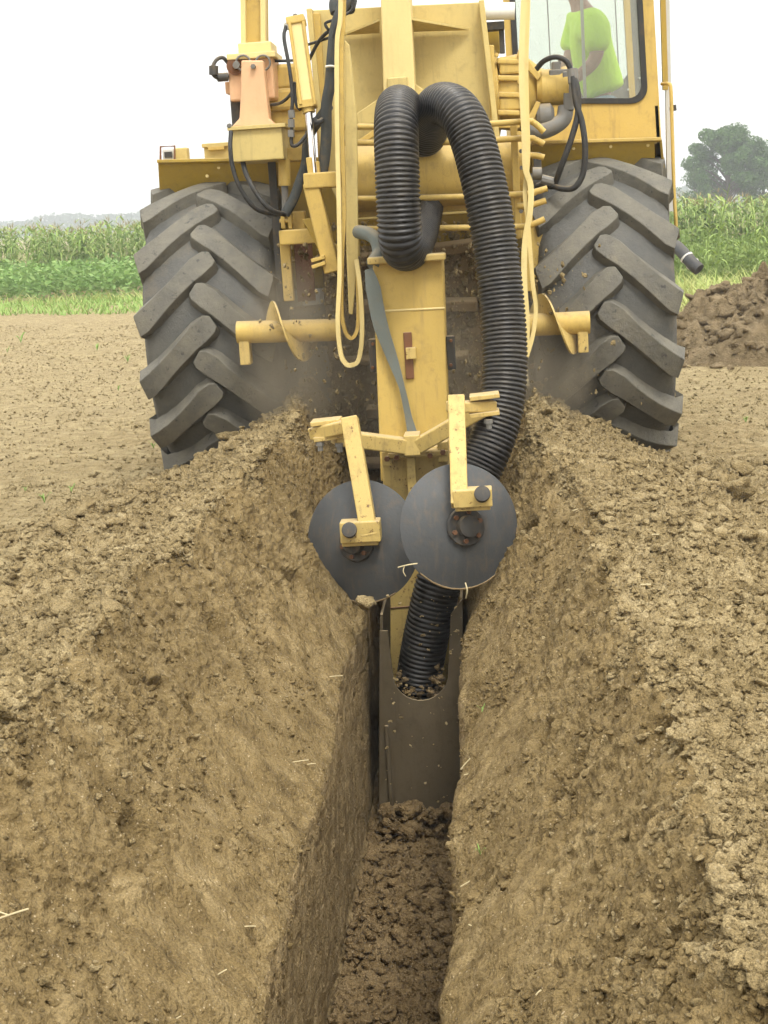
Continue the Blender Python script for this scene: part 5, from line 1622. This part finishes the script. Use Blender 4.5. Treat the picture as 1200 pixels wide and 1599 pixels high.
wx_ = RNG.uniform(2.5, 12, n); wy_ = RNG.uniform(29.5, 36, n)
wh_ = .95 + .42 * fbm(wx_ * .8, wy_ * .6, octv=3)
wz = wh_ * RNG.random(n) ** .6
wd = leaf_quads('weed_thicket', np.stack([wx_, wy_, wz], -1), RNG.uniform(.025, .07, n), 'weed_leaf', None, 1.6)
tag(wd, 'thicket of green weeds between soil heap and maize', 'weeds', None, 'stuff')


def tall_weed(px_, py_, Y, lean, lab):
    top = at(px_, py_, Y); b0 = Vector((top.x - lean, Y, 0)); h = top.z
    w = empty('tall_weed', b0); tag(w, lab, 'weed', 'tall weeds above the thicket')
    mb = MB(); mb.tube([Vector((0, 0, 0)), Vector((lean * .3, 0, h * .6)), Vector((lean, 0, h))], [.018, .012, .005], 6); mb.build('stem', 'weed_leaf', w, 60)
    for k in range(9):
        t = .3 + .7 * k / 9; c0 = np.array([[lean * t * t, 0, h * t]])
        ribbons('leaf', c0, np.array([random.uniform(0, 6.28)]), np.array([random.uniform(.3, .55)]), np.array([.05]), np.array([1.7]), 'corn_leaf', w, 4)


tall_weed(1140, 287, 27.0, .25, 'tallest weed in front of the big tree')
tall_weed(1172, 306, 28.0, -.15, 'tall weed right of the tallest one')
tall_weed(1112, 318, 28.0, .1, 'tall weed left of the tallest one')


# trees on the right
def tree(px_, ytop, Y, half_w, lab, n, seed, base_frac=.0):
    rg = np.random.default_rng(seed)
    top = at(px_, ytop, Y); H = top.z; s = half_w
    b0 = Vector((top.x, Y, 0))
    t = empty('tree', b0); tag(t, lab, 'tree', 'trees on the right horizon')
    mb = MB()
    mb.tube([Vector((0, 0, 0)), Vector((.1, 0, H * .3)), Vector((-.1, .1, H * .6)), Vector((0, 0, H * .92))], [H * .035, H * .026, H * .014, H * .004], 8, 0)
    cl = []
    for k in range(64):
        a = rg.uniform(0, 6.28); hh = rg.uniform(.16, .95)
        rmax = s * (1 - ((hh - .42) / .58) ** 2) ** .5 if hh > .42 else s * (.72 + .28 * hh / .42)
        rr = rmax * rg.uniform(.45, 1.0)
        e = Vector((math.cos(a) * rr, math.sin(a) * rr, hh * H))
        st = Vector((0, 0, H * max(.1, hh - .22)))
        mb.tube([st, (st + e) / 2 + Vector((0, 0, .15)), e], [H * .009, H * .006, H * .002], 5)
        cl.append((e, s * rg.uniform(.16, .31)))
    mb.build('trunk', 'bark', t, 60)
    for k in range(8):
        cl.append((Vector((rg.normal(0, s * .15), rg.normal(0, s * .15), H * rg.uniform(.5, .97))), s * .24))
    C = []
    for e, cr in cl:
        m_ = int(n / len(cl))
        d = rg.normal(size=(m_, 3)); d /= np.linalg.norm(d, axis=1, keepdims=True)
        rr = cr * rg.random(m_) ** .45
        q = np.array(e[:]) + d * rr[:, None] * np.array([1, 1, .75])
        C.append(q)
    C = np.concatenate(C)
    leaf_quads('crown', C, rg.uniform(.09, .2, len(C)) * H / 8, 'tree_leaf', t, 1.0)


tree(1136, 197, 130.0, 3.3, 'large rounded green tree rising above the weeds at right', 30000, 4)
tree(1192, 228, 136.0, 2.9, 'smaller tree at the right edge of the photo', 19000, 9)
tree(1086, 262, 150.0, 1.9, 'low hazy tree just left of the large one', 3000, 12)
tree(1245, 215, 140.0, 3.2, 'tree standing right of the smaller one', 5000, 15)

# far wood along the horizon
n = 30000
fx = RNG.uniform(-260, 280, n); fyy = RNG.uniform(560, 600, n)
fh = 6.6 + 3.0 * fbm(fx * .06, fx * 0, octv=4) + 2.4 * np.exp(-((fx + 125) / 14) ** 2)
fz = fh * RNG.random(n) ** .7
fwd_ = leaf_quads('far_wood', np.stack([fx, fyy, fz], -1), RNG.uniform(.6, 1.5, n), 'far_leaf')
tag(fwd_, 'hazy blue line of woodland on the horizon', 'woodland', None, 'stuff')

# ================================================================== HAZE
m = bpy.data.materials.new('haze_air'); m.use_nodes = True
nt = m.node_tree; nt.nodes.clear()
pv = nt.nodes.new('ShaderNodeVolumePrincipled'); pv.inputs['Color'].default_value = (.93, .97, 1.0, 1); pv.inputs['Density'].default_value = .0017
pv.inputs['Anisotropy'].default_value = .2
oo = nt.nodes.new('ShaderNodeOutputMaterial'); nt.links.new(pv.outputs[0], oo.inputs['Volume'])
MATS['haze_air'] = m
mb = MB(); mb.box((0, 290, 7.0), (640, 700, 20)); hz_ = mb.build('haze', 'haze_air', None, None)
tag(hz_, 'pale summer haze over the fields', 'haze', None, 'stuff')

# dust hanging where the augers throw the soil out
m = bpy.data.materials.new('dust_air'); m.use_nodes = True
nt = m.node_tree; nt.nodes.clear()
pv = nt.nodes.new('ShaderNodeVolumePrincipled'); pv.inputs['Color'].default_value = (.90, .76, .54, 1); pv.inputs['Density'].default_value = 1.1
dtc = N(nt, 'ShaderNodeTexCoord'); dl = N(nt, 'ShaderNodeVectorMath'); dl.operation = 'LENGTH'
nt.links.new(dtc.outputs['Object'], dl.inputs[0])
fall = math_(nt, 'MAXIMUM', math_(nt, 'SUBTRACT', 1.0, dl.outputs['Value']), 0.0)      # thins out towards its edge
nt.links.new(math_(nt, 'MULTIPLY', fall, math_(nt, 'MULTIPLY', noise(nt, dtc.outputs['Object'], 2.5, 2), 6.5)), pv.inputs['Density'])
oo = nt.nodes.new('ShaderNodeOutputMaterial'); nt.links.new(pv.outputs[0], oo.inputs['Volume'])
MATS['dust_air'] = m
for (c_, sz), lab in ((((-.62, 8.55, .85), (.34, .26, .52)), 'thin dust hanging at the left auger'), (((.70, 8.55, .72), (.30, .24, .42)), 'thin dust hanging at the right auger'), (((.02, 8.62, .75), (.42, .22, .62)), 'thin dust behind the plough slab')):
    o = link_mesh('dust', [tuple(v) for v in ICO3[0]], [tuple(int(q) for q in f) for f in ICO3[1]], 'dust_air', None, 180)
    o.location = c_; o.scale = [q * 1.15 for q in sz]
    tag(o, lab, 'dust', None, 'stuff')
